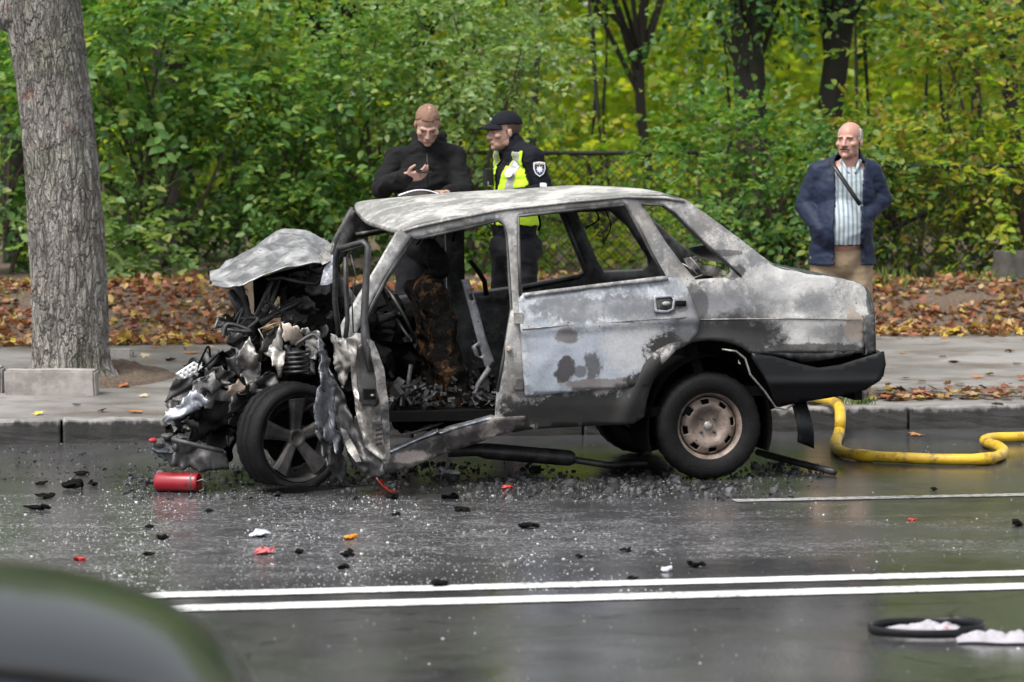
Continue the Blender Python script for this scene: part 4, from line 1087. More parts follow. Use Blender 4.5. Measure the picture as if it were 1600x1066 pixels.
MB().tube([P(530, 528, -.10), P(523, 470, -.10), P(524, 400, -.12), P(530, 388, -.14), P(568, 378, -.32), P(575, 386, -.34), P(572, 440, -.36), P(569, 500, -.38), P(572, 540, -.42), P(580, 580, -.44)], [.014, .014, .013, .014, .014, .017, .018, .020, .024, .02], 8).put('window_frame', M_DARKM, fd, True)
MB().tube([P(527, 402, -.11), P(533, 393, -.14), P(566, 384, -.30)], .006, 6).put('window_frame', M_INNER, fd, True)
MB().tube([P(540, 402, -.16), P(541, 450, -.16), P(543, 500, -.16), P(540, 528, -.16)], .013, 6).put('window_channel', M_DARKM, fd, True)
MB().tube([P(548, 398, -.2), P(556, 430, -.22), P(550, 470, -.2), P(552, 520, -.2)], .004, 5).put('loose_wire', M_DARKM, fd, True)
panel('lock_plate', [(558, 540, -.41), (571, 536, -.42), (582, 570, -.44), (592, 600, -.45), (596, 622, -.45), (588, 636, -.44), (566, 634, -.42), (560, 610, -.42), (556, 570, -.41)], M_DARKM, fd, step=6, thick=.02, disp=folds(28, .012, 10))
MB().box(P(577, 616, -.48), (.055, .05, .05)).put('lock', M_CHAR, fd)
mb = MB().ball(P(582, 618, -.515), (.010, .008, .007)).put('lock_latch', M_LIGHTM, fd, True)
for i in range(5): MB().box(P(592, 664 + i * 7.5, -.455), (.035, .012, .010), Matrix.Rotation(R(-12), 3, 'Y')).put('vent_slat', M_DARKM, fd)

# --- bonnet, thrown up and creased
bn = [(332, 446), (350, 449), (372, 449), (392, 441), (418, 430), (450, 417), (482, 411), (503, 411), (512, 404)]
bf = [(325, 440), (345, 419), (372, 401), (400, 385), (422, 370), (446, 362), (475, 361), (500, 370), (520, 381)]
bns = spline([tuple(P(x, y, .12)) for x, y in bn], 8); bfs = spline([tuple(P(x, y, .95)) for x, y in bf], 8)
crs = folds(77, .034, 3.2, 4); crs2 = crumple(78, .034, 4.5)
def bonnet_fn(s, v):
    k = s * (len(bns) - 1); i = min(int(k), len(bns) - 2); p = bns[i].lerp(bns[i + 1], k - i).lerp(bfs[i].lerp(bfs[i + 1], k - i), v)
    c = 4 * v * (1 - v)
    p.z += .03 * c * (1 - s) + (crs(p) + crs2(p) + .008 * noise.noise(p * 14)) * (.35 + .65 * c)
    return p
bon = put('bonnet', grid_mesh(bonnet_fn, 96, 60), M_BONNET, car, True); solid(bon, .006)
panel('bonnet_fold', [(497, 402, .10), (508, 385, .2), (522, 378, .3), (522, 392, .2), (516, 408, .08), (504, 414, .06)], M_LIGHTM, bon, step=5, thick=.004, disp=folds(30, .02, 14), smooth=False)
MB().tube([P(416, 436, .3), P(440, 434, .28), P(470, 441, .25), P(494, 444, .25), P(508, 430, .2), P(518, 400, .16), P(522, 384, .16)], .011, 6).put('bonnet_hinge_bar', M_DARKM, bon, True)
panel('bonnet_hinge_bar', [(506, 420, .1), (520, 398, .1), (523, 440, .06), (512, 445, .06), (500, 446, .06)], M_SHINY, bon, step=5, thick=.004, disp=folds(31, .015, 12), smooth=False)

# --- crushed front: black mass behind, struts, then torn sheets
eng = MB(); rr = random.Random(8)
for px, py, l, r in ((480, 470, .75, .16), (500, 520, .6, .18), (455, 560, .7, .2), (410, 590, .75, .19), (360, 620, .75, .17), (330, 650, .7, .15), (300, 640, .7, .11), (380, 520, .9, .10), (470, 640, .7, .2), (400, 660, .6, .15), (520, 600, .6, .17), (345, 690, .6, .10), (500, 430, .9, .10), (375, 480, .8, .06)):
    eng.ball(P(px, py, l), (r * .8, r * 1.5, r * .75), 20, 14)
for i, v in enumerate(eng.v):
    eng.v[i] = v + Vector((noise.noise(v * 11), noise.noise(v * 11 + Vector((5, 0, 0))), noise.noise(v * 11 + Vector((0, 7, 0))))) * .07
eng.put('engine', M_CHAR, car)
panel('firewall', [(438, 432, .95), (520, 412, .8), (560, 470, .7), (560, 640, .6), (440, 640, .7), (438, 520, .9)], M_DARKM, car, step=10, thick=.01, disp=folds(50, .06, 5), smooth=False)
for pts, r in ((((372, 446), (378, 470), (388, 505), (398, 545)), .030), (((424, 440), (414, 466), (400, 496), (388, 520)), .014), (((433, 436), (424, 470), (408, 500)), .02), (((360, 455), (372, 480), (380, 520)), .022), (((408, 506), (430, 490), (452, 480), (470, 470)), .018), (((500, 500), (506, 512), (503, 530), (496, 545)), .02), (((520, 490), (502, 510), (496, 535)), .02)):
    MB().tube([P(x, y, .35 + .1 * rr.random()) for x, y in pts], r, 7).put('strut', M_DARKM, car, True)
# air hose at right, spring, wires
mb = MB(); c0 = P(464, 585, .12); c1 = P(464, 548, .12)
mb.tube([c0.lerp(c1, i / 90) + Vector((.062 * math.cos(i / 90 * 10 * math.pi), .062 * math.sin(i / 90 * 10 * math.pi), 0)) for i in range(91)], .008, 6).put('coil_spring', M_DARKM, car, True)
for q in (((337, 495), (337, 478), (343, 474), (356, 476), (364, 484)), ((404, 514), (412, 530), (416, 538)), ((406, 514), (428, 506), (444, 503)), ((340, 500), (334, 516), (352, 512)), ((424, 520), (417, 540), (420, 545))):
    MB().tube([P(x, y, .18) for x, y in q], .0035, 5).put('loose_wire', M_LIGHTM, car, True)
SHEETS = [
    ([(329, 517), (336, 498), (352, 488), (356, 505), (354, 520), (345, 513)], M_DARKM, .25), ([(350, 488), (366, 494), (388, 512), (384, 540), (362, 538), (354, 522)], M_DARKM, .30),
    ([(387, 532), (402, 555), (408, 588), (397, 604), (379, 596), (369, 575), (369, 559)], M_LIGHTM, .04), ([(437, 511), (443, 538), (444, 571), (439, 592), (426, 571), (408, 557), (422, 542)], M_LIGHTM, .05),
    ([(373, 592), (385, 610), (358, 621), (353, 612)], M_TANM, -.02), ([(270, 596), (298, 596), (303, 629), (265, 633), (259, 625)], M_DARKM, .12),
    ([(257, 645), (280, 628), (303, 612), (331, 625), (309, 645), (274, 658), (257, 662)], M_SHINY, .08), ([(302, 600), (330, 588), (352, 600), (334, 612), (312, 612)], M_SHINY, .1),
    ([(439, 505), (468, 513), (474, 542), (467, 546), (445, 534)], M_TANM, .14), ([(476, 526), (500, 530), (492, 567), (474, 554)], M_LIGHTM, .08), ([(466, 520), (480, 516), (498, 524), (496, 534), (478, 530)], M_LIGHTM, .12),
    ([(356, 522), (376, 518), (394, 532), (386, 548), (364, 548), (354, 538)], M_DARKM, .2), ([(340, 552), (366, 548), (372, 575), (346, 586), (318, 590), (310, 572)], M_DARKM, .25),
    ([(318, 578), (346, 574), (368, 586), (350, 604), (322, 600)], M_DARKM, .14), ([(322, 612), (352, 604), (366, 622), (340, 646), (318, 640)], M_SHINY, .12), ([(296, 600), (322, 594), (326, 624), (304, 634)], M_LIGHTM, .11),
    ([(276, 640), (300, 650), (298, 676), (276, 680), (268, 660)], M_DARKM, .16), ([(300, 640), (340, 630), (366, 640), (350, 672), (310, 676)], M_CHAR, .12), ([(352, 560), (372, 552), (384, 572), (372, 592), (354, 586)], M_DARKM, .12),
    ([(404, 540), (424, 520), (434, 532), (418, 556), (408, 566)], M_DARKM, .1), ([(400, 590), (420, 580), (438, 596), (420, 614), (404, 616)], M_DARKM, .06), ([(388, 604), (404, 598), (410, 614), (392, 622)], M_LIGHTM, .02),
    ([(448, 545), (470, 548), (490, 566), (494, 590), (470, 590), (450, 584)], M_DARKM, .25), ([(480, 420), (512, 412), (518, 450), (498, 466), (478, 455)], M_DARKM, .5), ([(446, 470), (478, 462), (498, 486), (486, 510), (452, 506)], M_DARKM, .45),
    ([(264, 612), (276, 606), (280, 640), (262, 650), (256, 640)], M_SHINY, .2), ([(330, 590), (356, 586), (362, 604), (338, 612)], M_LIGHTM, .1), ([(286, 655), (312, 648), (320, 668), (296, 678)], M_SHINY, .14),
    ([(362, 606), (386, 612), (380, 640), (358, 644)], M_DARKM, .08), ([(500, 545), (512, 548), (516, 600), (504, 620), (496, 580)], M_DARKM, .0), ([(340, 508), (352, 502), (360, 520), (354, 536), (346, 528)], M_LIGHTM, .2)]
M_TORN = burnt('sooty_torn_metal', ash=(.22, .215, .21), mid=(.035, .034, .034), amount=.4, tan=.2, metal=.45, rough=.45)
for i, (poly, mt, l) in enumerate(SHEETS):
    if (mt is M_LIGHTM and i not in (2, 3)) or (mt is M_SHINY and i != 6): mt = M_TORN
    panel('torn_sheet', [(x, y, l + rr.uniform(-.05, .05)) for x, y in poly], mt, car, step=3.2, thick=.003, disp=crumple(200 + i, .045 if mt is not M_TANM else .02, 5.5), jag=i + 1.0)
# random slivers filling the crush zone
for i in range(46):
    cx, cy = rr.uniform(268, 372), rr.uniform(565, 690)
    if cy < 600 and cx < 300: cx += 60
    if i > 34: cx, cy = rr.uniform(380, 510), rr.uniform(480, 590)
    n = rr.randint(4, 6); s = rr.uniform(9, 24); a0 = rr.uniform(0, 6)
    poly = [(cx + s * rr.uniform(.5, 1.2) * math.cos(a0 + 6.283 * k / n), cy + s * rr.uniform(.4, 1) * math.sin(a0 + 6.283 * k / n), rr.uniform(.12, .36)) for k in range(n)]
    panel('torn_sliver', poly, rr.choice([M_DARKM, M_DARKM, M_DARKM, M_DARKM, M_CHAR, M_CHAR, M_TORN, M_TORN]), car, step=3.6, thick=.003, disp=crumple(400 + i, .055, 6), jag=i + 50.0)
# perforated white plate
pp_ = [(274, 584), (303, 565), (320, 575), (287, 593)]
hol = []
for a_ in range(4):
    for b_ in range(2):
        u_, v_ = (a_ + .7) / 4.4, (b_ + .7) / 2.3
        q = Vector(pp_[0]).lerp(Vector(pp_[1]), u_).lerp(Vector(pp_[3]).lerp(Vector(pp_[2]), u_), v_)
        hol.append([(q.x - 2.2, q.y + .6), (q.x - .3, q.y - 1.1), (q.x + 1.9, q.y - .4), (q.x + .3, q.y + 1.2)])
panel('perforated_plate', pp_, burnt('pale_plate', ash=(.72, .72, .74), mid=(.5, .5, .52), amount=.7, tan=.05), car, lat=.06, step=5, thick=.003, holes=hol)
# lower beam and splitter under the nose
panel('front_valance', [(234, 703, .10), (262, 680, .15), (300, 690, .12), (352, 707, .05), (356, 738, .06), (300, 738, .05), (262, 730, .06), (241, 717, .08)], M_DARKM, car, step=4.5, thick=.01, disp=crumple(60, .05, 6), jag=8.0)
panel('front_valance', [(236, 700, .08), (262, 694, .1), (282, 700, .1), (268, 708, .08), (246, 706, .08)], M_SHINY, car, step=5, thick=.004, disp=folds(61, .02, 14), smooth=False)
MB().tube([P(268, 686, .05), P(300, 694, .03), P(350, 706, .0)], .012, 8).put('front_crossbar', M_INNER, car, True)
mb = MB()
for i in range(16): mb.ball(P(rr.uniform(240, 285), rr.uniform(680, 700), rr.uniform(.05, .2)), (rr.uniform(.01, .035), .03, rr.uniform(.008, .022)), 8, 6)
for i, v in enumerate(mb.v): mb.v[i] = v + Vector((noise.noise(v * 40), 0, noise.noise(v * 40 + Vector((3, 0, 0))))) * .012
mb.put('shattered_lamp', M_INNER, car)
MB().ball(P(239, 688, .05), (.022, .02, .012), 10, 6).put('red_lamp_shard', simple('red_plastic', (.35, .02, .03), .3, 0, .2, 20, 0), car)

# --- cabin: charred dashboard, steering wheel, front seat down to its frame
dash = MB()
for px, py, l, r in ((560, 500, .5, .10), (590, 520, .7, .12), (575, 560, .5, .12), (600, 480, 1.0, .10), (560, 470, 1.1, .10), (630, 500, 1.2, .1), (560, 610, .5, .12), (620, 570, 1.1, .14)):
    dash.ball(P(px, py, l), (r, r * 2.2, r * .8), 16, 10)
for i, v in enumerate(dash.v): dash.v[i] = v + Vector((noise.noise(v * 13), noise.noise(v * 13 + Vector((5, 0, 0))), noise.noise(v * 13 + Vector((0, 7, 0))))) * .05
dash.put('dashboard', M_CHAR, car)
c = P(622, 490, .48); ringp = []
M3 = Matrix.Rotation(R(62), 3, 'Y')
ringp = [c + M3 @ Vector((.17 * math.cos(2 * math.pi * i / 32), .17 * math.sin(2 * math.pi * i / 32), 0)) for i in range(33)]
MB().tube(ringp, .011, 7).tube([c + M3 @ Vector((0, -.16, 0)), c, c + M3 @ Vector((0, .16, 0))], .01, 6).tube([c, c + Vector((-.35, 0, -.12))], .022, 8).put('steering_wheel', M_DARKM, car, True)
def lumpy(prims, amp, freq, voxel, name, mat, parent):
    me = MB()
    for p in prims: me.cap(*p) if len(p) == 4 else me.ball(*p)
    o = put(name, me.mesh(), mat, parent); m = o.modifiers.new('r', 'REMESH'); m.mode = 'VOXEL'; m.voxel_size = voxel
    nm = baked(o); o.modifiers.clear(); o.data = nm
    if not nm.materials: nm.materials.append(mat)
    nudge(nm, lambda q: amp * (noise.noise(q * freq) + .5 * noise.noise(q * freq * 2.3) + .25 * noise.noise(q * freq * 5)))
    nm.polygons.foreach_set('use_smooth', [True] * len(nm.polygons)); nm.update()
    return o
seat = put('front_seat', MB().box(P(720, 648, .55), (.46, .46, .05)).mesh(), M_CHAR, car); seat['label'] = 'front seat burnt down to its frame and charred padding'
B0, B1 = P(716, 640, .52), P(676, 452, .52)
prims = []
for i in range(16):
    t = i / 15; q = B0.lerp(B1, t); w = .20 - .03 * t
    prims.append((q + Vector((-.03, -w, 0)), q + Vector((-.03, w, 0)), .085 - .012 * t, .085 - .012 * t))
lumpy(prims, .032, 9, .012, 'backrest', M_FOAM, seat)
prims = [(P(640, 650, .42), P(730, 645, .42), .07, .08), (P(640, 650, .62), P(730, 645, .62), .07, .08), (P(640, 655, .3), P(640, 655, .75), .07, .07)]
lumpy(prims, .045, 10, .014, 'cushion', M_FOAM, seat)
hc = P(676, 404, .52)
lumpy([(hc + Vector((.02, -.09, -.05)), hc + Vector((.02, .09, -.05)), .05, .05), (hc + Vector((0, -.09, .0)), hc + Vector((0, .09, .0)), .06, .06), (hc + Vector((-.01, -.08, .05)), hc + Vector((-.01, .08, .05)), .045, .045)], .02, 11, .01, 'headrest', M_CHAR, seat)
for d in (-.06, .06): MB().tube([hc + Vector((.01, d, -.03)), B1 + Vector((.0, d, -.02))], .007, 6).put('headrest_post', M_DARKM, seat, True)
panel('side_bracket', [(721, 437, .30), (733, 437, .30), (748, 486, .30), (760, 530, .30), (773, 566, .30), (761, 580, .30), (754, 561, .30), (742, 556, .30), (737, 542, .30), (747, 535, .30), (735, 490, .30)], M_SEATM, seat, step=5, thick=.02, holes=[[(731, 454, .3), (736, 453, .3), (741, 469, .3), (735, 470, .3)], [(745, 541, .3), (749, 541, .3), (754, 556, .3), (749, 558, .3)]])
for i in range(9):
    q0, q1 = P(742 - i * .5, 470 + i * 16, .33), P(742 - i * .5, 472 + i * 16, .70)
    MB().tube([q0.lerp(q1, k / 24) + Vector((.008 * math.cos(k * 1.9), 0, .008 * math.sin(k * 1.9))) for k in range(25)], .003, 4).put('seat_spring', M_INNER, seat)
MB().tube([P(765, 575, .3), P(748, 600, .3), P(738, 625, .3), P(735, 650, .3)], .016, 6).put('recliner_arm', M_SEATM, seat, True)
MB().tube([P(642, 570, .28), P(636, 612, .28), P(630, 640, .28)], .012, 6).put('gear_lever', M_INNER, car, True)
s2 = []
for i in range(14):
    t = i / 13; q = P(690, 640, 1.15).lerp(P(668, 455, 1.15), t); s2.append((q + Vector((0, -.18, 0)), q + Vector((0, .18, 0)), .06, .06))
o = lumpy(s2, .04, 10, .018, 'passenger_seat', M_CHAR, car)
o = lumpy([(P(960, 560, .3), P(960, 560, 1.3), .12, .12), (P(1000, 480, .35), P(1000, 480, 1.3), .08, .08)], .04, 9, .02, 'rear_seat', M_CHAR, car)
V = []; rub = MB(); rq = random.Random(4)
for i in range(420):
    p = P(rq.uniform(598, 775), rq.uniform(628, 690), rq.uniform(.12, .9)); p.z = .40 + abs(rq.gauss(0, .05)) + .08 * max(0, .3 - abs(p.y - .5))
    s = rq.uniform(.008, .032)
    rub.box(p, (s * rq.uniform(.6, 2.5), s * rq.uniform(.6, 2), s * rq.uniform(.3, 1)), Matrix.Rotation(rq.uniform(0, 6), 3, (rq.random(), rq.random(), rq.random() + .1)))
o = rub.put('charred_rubble', M_DARKM, car); o['kind'] = 'stuff'

# burnt lining and wires hanging from the roof, hoses in the engine bay
rw = random.Random(77)
for i in range(9):
    x0 = rw.uniform(640, 1000); y0 = 362 - (x0 - 640) * .11; l_ = rw.uniform(.35, 1.2); d_ = rw.uniform(14, 60)
    MB().tube(spline([tuple(P(x0, y0 - 6, l_)), tuple(P(x0 + rw.uniform(-12, 12), y0 + d_ * .5, l_)), tuple(P(x0 + rw.uniform(-16, 16), y0 + d_, l_))], 5), rw.uniform(.003, .007), 5).put('hanging_lining', M_CHAR, car, True)
for i in range(14):
    x0, y0 = rw.uniform(300, 500), rw.uniform(470, 650); l_ = rw.uniform(.02, .3)
    if x0 < 360 and y0 < 560: y0 += 90
    pts_ = [P(x0 + rw.uniform(-30, 30), y0 + rw.uniform(-24, 24), l_ + rw.uniform(-.05, .05)) for _ in range(4)]
    MB().tube(spline([tuple(p_) for p_ in pts_], 6), rw.choice([.004, .006, .011]), 6).put('burnt_hose', rw.choice([M_CHAR, M_DARKM, M_DARKM, M_INNER]), car, True)
# ------------------------------------------------------------------ people behind the car
def remesh(mb, voxel, name, mat, parent, smooth=4, wr=0.0, wf=9.0, seed=0, keep=None, thick=0.0):
    o = put(name, mb.mesh(name), mat, parent)
    m = o.modifiers.new('r', 'REMESH'); m.mode = 'VOXEL'; m.voxel_size = voxel
    if smooth: s = o.modifiers.new('s', 'SMOOTH'); s.factor = .5; s.iterations = smooth
    nm = baked(o); o.modifiers.clear(); o.data = nm
    nm.materials.clear(); nm.materials.append(mat)
    if wr:
        def wrinkle(q):
            a = noise.noise(Vector((q.x * wf + seed, q.y * wf, q.z * wf * 1.5))); b = noise.noise(Vector((q.x * wf * 2.2, q.y * wf * 2.2 + seed, q.z * wf * 3.6)))
            return wr * ((1 - 2 * abs(a)) + .6 * (1 - 2 * abs(b)) - .5)
        nudge(nm, wrinkle)
    if keep:
        bm = bmesh.new(); bm.from_mesh(nm); bm.normal_update()
        bmesh.ops.delete(bm, geom=[f for f in bm.faces if not keep(f.calc_center_median(), f.normal)], context='FACES')
        bm.to_mesh(nm); bm.free()
    nm.polygons.foreach_set('use_smooth', [True] * len(nm.polygons)); nm.update()
    if thick: solid(o, thick)
    return o
def shell(src, keep, off, name, mat, parent, thick=.004):
    bm = bmesh.new(); bm.from_mesh(src.data); bm.normal_update()
    bmesh.ops.delete(bm, geom=[f for f in bm.faces if not keep(f.calc_center_median(), f.normal)], context='FACES')
    for v in bm.verts: v.co += v.normal * off
    nm = bpy.data.meshes.new(name); bm.to_mesh(nm); bm.free(); nm.materials.clear(); nm.materials.append(mat)
    o = put(name, nm, None, parent, True); solid(o, thick, 1)
    return o
def m_skin(name, col):
    t = NT(name); a = t.noise(14, 4); c = t.mix(a, tuple(x * .88 for x in col), col)
    t.b.inputs['Subsurface Weight'].default_value = .12; t.b.inputs['Subsurface Radius'].default_value = (.012, .005, .003)
    return t.fin(c, .5)
M_SKIN = m_skin('skin', (.40, .24, .185)); M_SKIN2 = m_skin('ruddy_skin', (.42, .225, .175))
def m_cloth(name, col, rough=.85, var=.3, sheen=0.0):
    t = NT(name); a = t.noise(6, 4); f = t.noise(160, 3)
    c = t.mix(a, tuple(x * (1 - var) for x in col), tuple(x * (1 + var) for x in col)); t.bump(f, .25, .003)
    return t.fin(c, rough, 0, .2)
M_BLACKC = m_cloth('black_softshell', (.0055, .0055, .0062)); M_NAVYC = m_cloth('dark_navy_uniform', (.0055, .0062, .010)); M_PANTS = m_cloth('dark_trousers', (.008, .008, .010))
M_QUILT = m_cloth('navy_jacket_cloth', (.012, .018, .040), .6); M_TANC = m_cloth('tan_trousers_cloth', (.30, .225, .15), .9, .12); M_HIVIS = m_cloth('hi_vis_yellow', (.42, .62, .03), .7, .1)
M_REFL = simple('reflective_tape', (.30, .30, .30), .35, .1, .1, 40, 0); M_WHITE = simple('white_print', (.78, .78, .78), .6, 0, .05, 20, 0)
M_SHOE = simple('black_shoe', (.012, .012, .012), .4); M_HAIR = simple('fair_brown_hair', (.20, .115, .078), .7, 0, .4, 90, .6); M_HAIRG = simple('grey_hair', (.42, .38, .35), .7, 0, .3, 90, .6)
M_HAIRD = simple('dark_cropped_hair', (.09, .055, .04), .7, 0, .4, 90, .6); M_BROW = simple('brow_hair', (.10, .065, .045), .8, 0, .3, 80, 0); M_EYE = simple('eye_dark', (.03, .022, .02), .2, 0, .2, 20, 0)
M_LIP = simple('lip', (.42, .19, .16), .5, 0, .1, 20, 0); M_BADGE = simple('badge_navy', (.02, .035, .10), .6, 0, .1, 20, 0)
def m_shirt():
    t = NT('striped_shirt'); w = t.node('ShaderNodeTexWave'); w.wave_type = 'BANDS'; w.bands_direction = 'X'; w.inputs['Scale'].default_value = 11; w.inputs['Distortion'].default_value = .6
    t.link(t.obj(), w.inputs[0]); c = t.mix(t.step(w.outputs[1], .45, .75), (.36, .41, .43), (.17, .215, .25)); return t.fin(c, .85)
M_SHIRT = m_shirt()

def rotv(v, yaw): return Matrix.Rotation(yaw, 3, 'Z') @ Vector(v)
def add_head(mb, c, M):
    """head prims round the ear-level centre c, face towards -Y before M"""
    T = lambda p: Vector(c) + M @ Vector(p)
    def ball(p, r): mb.ball(T(p), r, 20, 14, M)
    ball((0, .018, .042), (.075, .094, .084)); ball((0, -.022, -.02), (.066, .068, .088)); ball((0, -.040, -.070), (.050, .050, .036)); ball((0, -.078, -.088), (.024, .020, .018))
    mb.cap(T((0, -.090, .014)), T((0, -.108, -.024)), .009 * .9, .0145, 10); ball((.012, -.096, -.028), (.010, .012, .009)); ball((-.012, -.096, -.028), (.010, .012, .009))
    mb.cap(T((-.042, -.072, .026)), T((-.010, -.081, .022)), .009, .010, 10); mb.cap(T((.042, -.072, .026)), T((.010, -.081, .022)), .009, .010, 10); ball((0, -.052, .0), (.058, .030, .030))
    for s in (-1, 1):
        ball((s * .046, -.055, -.016), (.024, .026, .020)); ball((s * .075, .016, -.006), (.008, .016, .027)); ball((s * .048, -.008, -.060), (.014, .034, .028))
    mb.cap(T((-.020, -.087, -.054)), T((.020, -.087, -.054)), .009, .009, 8); mb.cap(T((-.016, -.085, -.064)), T((.016, -.085, -.064)), .009, .009, 8)
def face_bits(root, c, M, brow, hair=None, moustache=None, look=0):
    T = lambda p: Vector(c) + M @ Vector(p)
    e = MB(); b = MB()
    for s in (-1, 1):
        e.ball(T((s * .031, -.0765, .003)), (.0095, .0045, .0032), 10, 6, M)
        b.cap(T((s * .047, -.077, .022)), T((s * .016, -.0925, .026)), .0042, .0048, 6)
    e.put('eyes', M_EYE, root, True); b.put('eyebrows', brow, root, True)
    MB().cap(T((-.019, -.0945, -.058)), T((.019, -.0945, -.058)), .0042, .0042, 6).put('mouth', M_LIP, root, True)
    if moustache:
        MB().cap(T((-.026, -.090, -.051)), T((0, -.100, -.043)), .007, .010, 8).cap(T((.026, -.090, -.051)), T((0, -.100, -.043)), .007, .010, 8).put('moustache', moustache, root, True)
def hair_cap(root, c, M, mat, cut, grow=1.045, name='hair', amp=.004):
    """scalp shell kept where cut(local point) is true"""
    mb = MB().ball((0, .018, .042), (.075 * grow, .094 * grow, .084 * grow), 48, 32)
    mb.f = [f for f in mb.f if cut(sum((mb.v[i] for i in f), Vector()) / len(f))]
    for i, v in enumerate(mb.v): mb.v[i] = Vector(c) + M @ (v * (1 + amp / .09 * noise.noise(v * 60)))
    o = mb.put(name, mat, root, True); solid(o, .004, -1); return o
def add_hand(mb, w, F, N, T, curl=.6, s=1.0, spread=.012):
    """palm and five fingers; F along the hand, N out of the palm, T towards the thumb"""
    w = Vector(w); F = Vector(F).normalized(); T = Vector(T); T = (T - F * T.dot(F)).normalized(); N = Vector(N); N = (N - F * N.dot(F) - T * N.dot(T)).normalized()
    for d in (-.028, -.010, .010, .028): mb.cap(w + T * d * s, w + F * .082 * s + T * d * 1.1 * s, .016 * s, .0135 * s, 10)
    for i, L in enumerate((.066, .078, .074, .058)):
        b = w + F * .085 * s + T * (.031 - .021 * i) * s; d = F.copy(); p = b
        for k, q in enumerate((.45, .32, .23)):
            ang = curl * (1.0 if k == 0 else 1.15) * .8
            d = (d * math.cos(ang) + N * math.sin(ang)).normalized(); e = p + d * L * q * 1.15 * s
            mb.cap(p, e, (.0100 - .0010 * k) * s, (.0093 - .0012 * k) * s, 8); p = e
    b = w + F * .022 * s + T * .036 * s; d = (F * .6 + T * .75 + N * .35).normalized(); e = b + d * .038 * s
    mb.cap(b - d * .02 * s, e, .014 * s, .0115 * s, 8); d = (F * .85 + T * .12 + N * .5).normalized(); mb.cap(e, e + d * .034 * s, .0112 * s, .0088 * s, 8)
def torso_prims(mb, J, g, belly=0.0, yaw=0.0):
    r = lambda v: J['c'] + rotv(v, yaw)
    M = Matrix.Rotation(yaw, 3, 'Z'); k = J['k']
    mb.ball(r((0, 0, 1.33 * k)), (.178 + g, .112 + g, .205), 24, 16, M); mb.ball(r((0, -.012 - belly * .5, 1.11 * k)), (.160 + g + belly * .3, .112 + g + belly, .20), 24, 16, M); mb.ball(r((0, 0, .95 * k)), (.165 + g, .115 + g + belly * .3, .13), 24, 16, M)
    mb.cap(J['sl'] + Vector((0, 0, -.015)), J['sr'] + Vector((0, 0, -.015)), .054 + g, .054 + g, 16)
    mb.cap(r((0, .005, 1.40 * k)), J['neck'], .085 + g, .058 + g * .6, 16)
    for s_ in ('sl', 'sr'): mb.cap(J['neck'] + Vector((0, .01, -.035)), J[s_] + Vector((0, 0, .004)), .052 + g, .050 + g, 14)
def arm_prims(mb, J, g, ends=True):
    for s in ('l', 'r'):
        mb.cap(J['s' + s], J['e' + s], .048 + g, .042 + g); mb.cap(J['e' + s], J['w' + s], .041 + g, .032 + g * .7)
def leg_prims(mb, J, g):
    for s in ('l', 'r'):
        mb.cap(J['h' + s], J['k' + s], .082 + g, .058 + g); mb.cap(J['k' + s], J['a' + s], .056 + g, .042 + g)
def person(px, Y, label, J, yaw, headM, skin, hands, belly=0.0, bodyname='body'):
    a_, b_ = ab(Vector((gx(px, Y), Y, 0)))
    root = tag(empty('person', (gx(px, Y), Y, z_pave(b_))), label, 'person')
    mb = MB()
    torso_prims(mb, J, -.004, belly, yaw); arm_prims(mb, J, -.004); leg_prims(mb, J, -.004)
    mb.cap(J['neck'] + Vector((0, 0, -.05)), J['head'] + headM @ Vector((0, .02, -.03)), .058, .052, 16)
    add_head(mb, J['head'], headM)
    for h in hands: add_hand(mb, *h)
    for s in ('l', 'r'): mb.cap(J['a' + s], J['a' + s] + rotv((0, -.12, -.045), yaw), .04, .03)
    remesh(mb, .0048, bodyname, skin, root, 3)
    sh = MB()
    for s in ('l', 'r'): sh.cap(J['a' + s] + rotv((0, .03, -.04), yaw), J['a' + s] + rotv((0, -.15, -.045), yaw), .05, .042).box(J['a' + s] + rotv((0, -.05, -.072), yaw), (.09, .27, .02), Matrix.Rotation(yaw, 3, 'Z'))
    remesh(sh, .012, 'shoes', M_SHOE, root, 3)
    return root
V3 = Vector
def loc(px, py, bpx, dy, Y=17.75, zf=.2):
    """person-local point at a pixel, dy metres behind (or in front of, negative) the person's own depth"""
    p = at(px, py, Y + dy); a_, b_ = ab(Vector((gx(bpx, Y), Y, 0)))
    return Vector((p.x - gx(bpx, Y), dy, p.z - z_pave(b_)))

# 1: black jacket, head bent over a phone
Y1 = 17.75; k = 1.03; q = lambda x, y, dy: loc(x, y, 664, dy, Y1)
J = dict(k=k, c=V3((0, 0, 0)), sl=q(619, 248, .02), sr=q(710, 248, .02), el=q(597, 294, -.14), er=q(724, 299, -.12), wl=q(633, 277, -.36), wr=q(700, 303, -.36), neck=q(666, 226, -.01), head=q(668, 196, -.10),
         hl=V3((-.09, 0, .93 * k)), hr=V3((.09, 0, .93 * k)), kl=V3((-.11, -.03, .50)), kr=V3((.11, -.03, .50)), al=V3((-.12, .02, .09)), ar=V3((.12, .02, .09)))
HM = Matrix.Rotation(R(4), 3, 'Z') @ Matrix.Rotation(R(36), 3, 'X')
p1 = person(664, Y1, 'young man in a black hooded jacket looking down at his phone behind the car', J, 0, HM, M_SKIN,
            [(J['wl'] + V3((.01, -.01, .002)), (1, -.25, .12), (.1, -.5, .8), (0, -.7, .6), .75, .95), (J['wr'] + V3((-.005, -.01, .004)), (-1, -.2, .02), (0, -.2, -1), (0, -1, .2), .45, .95)])
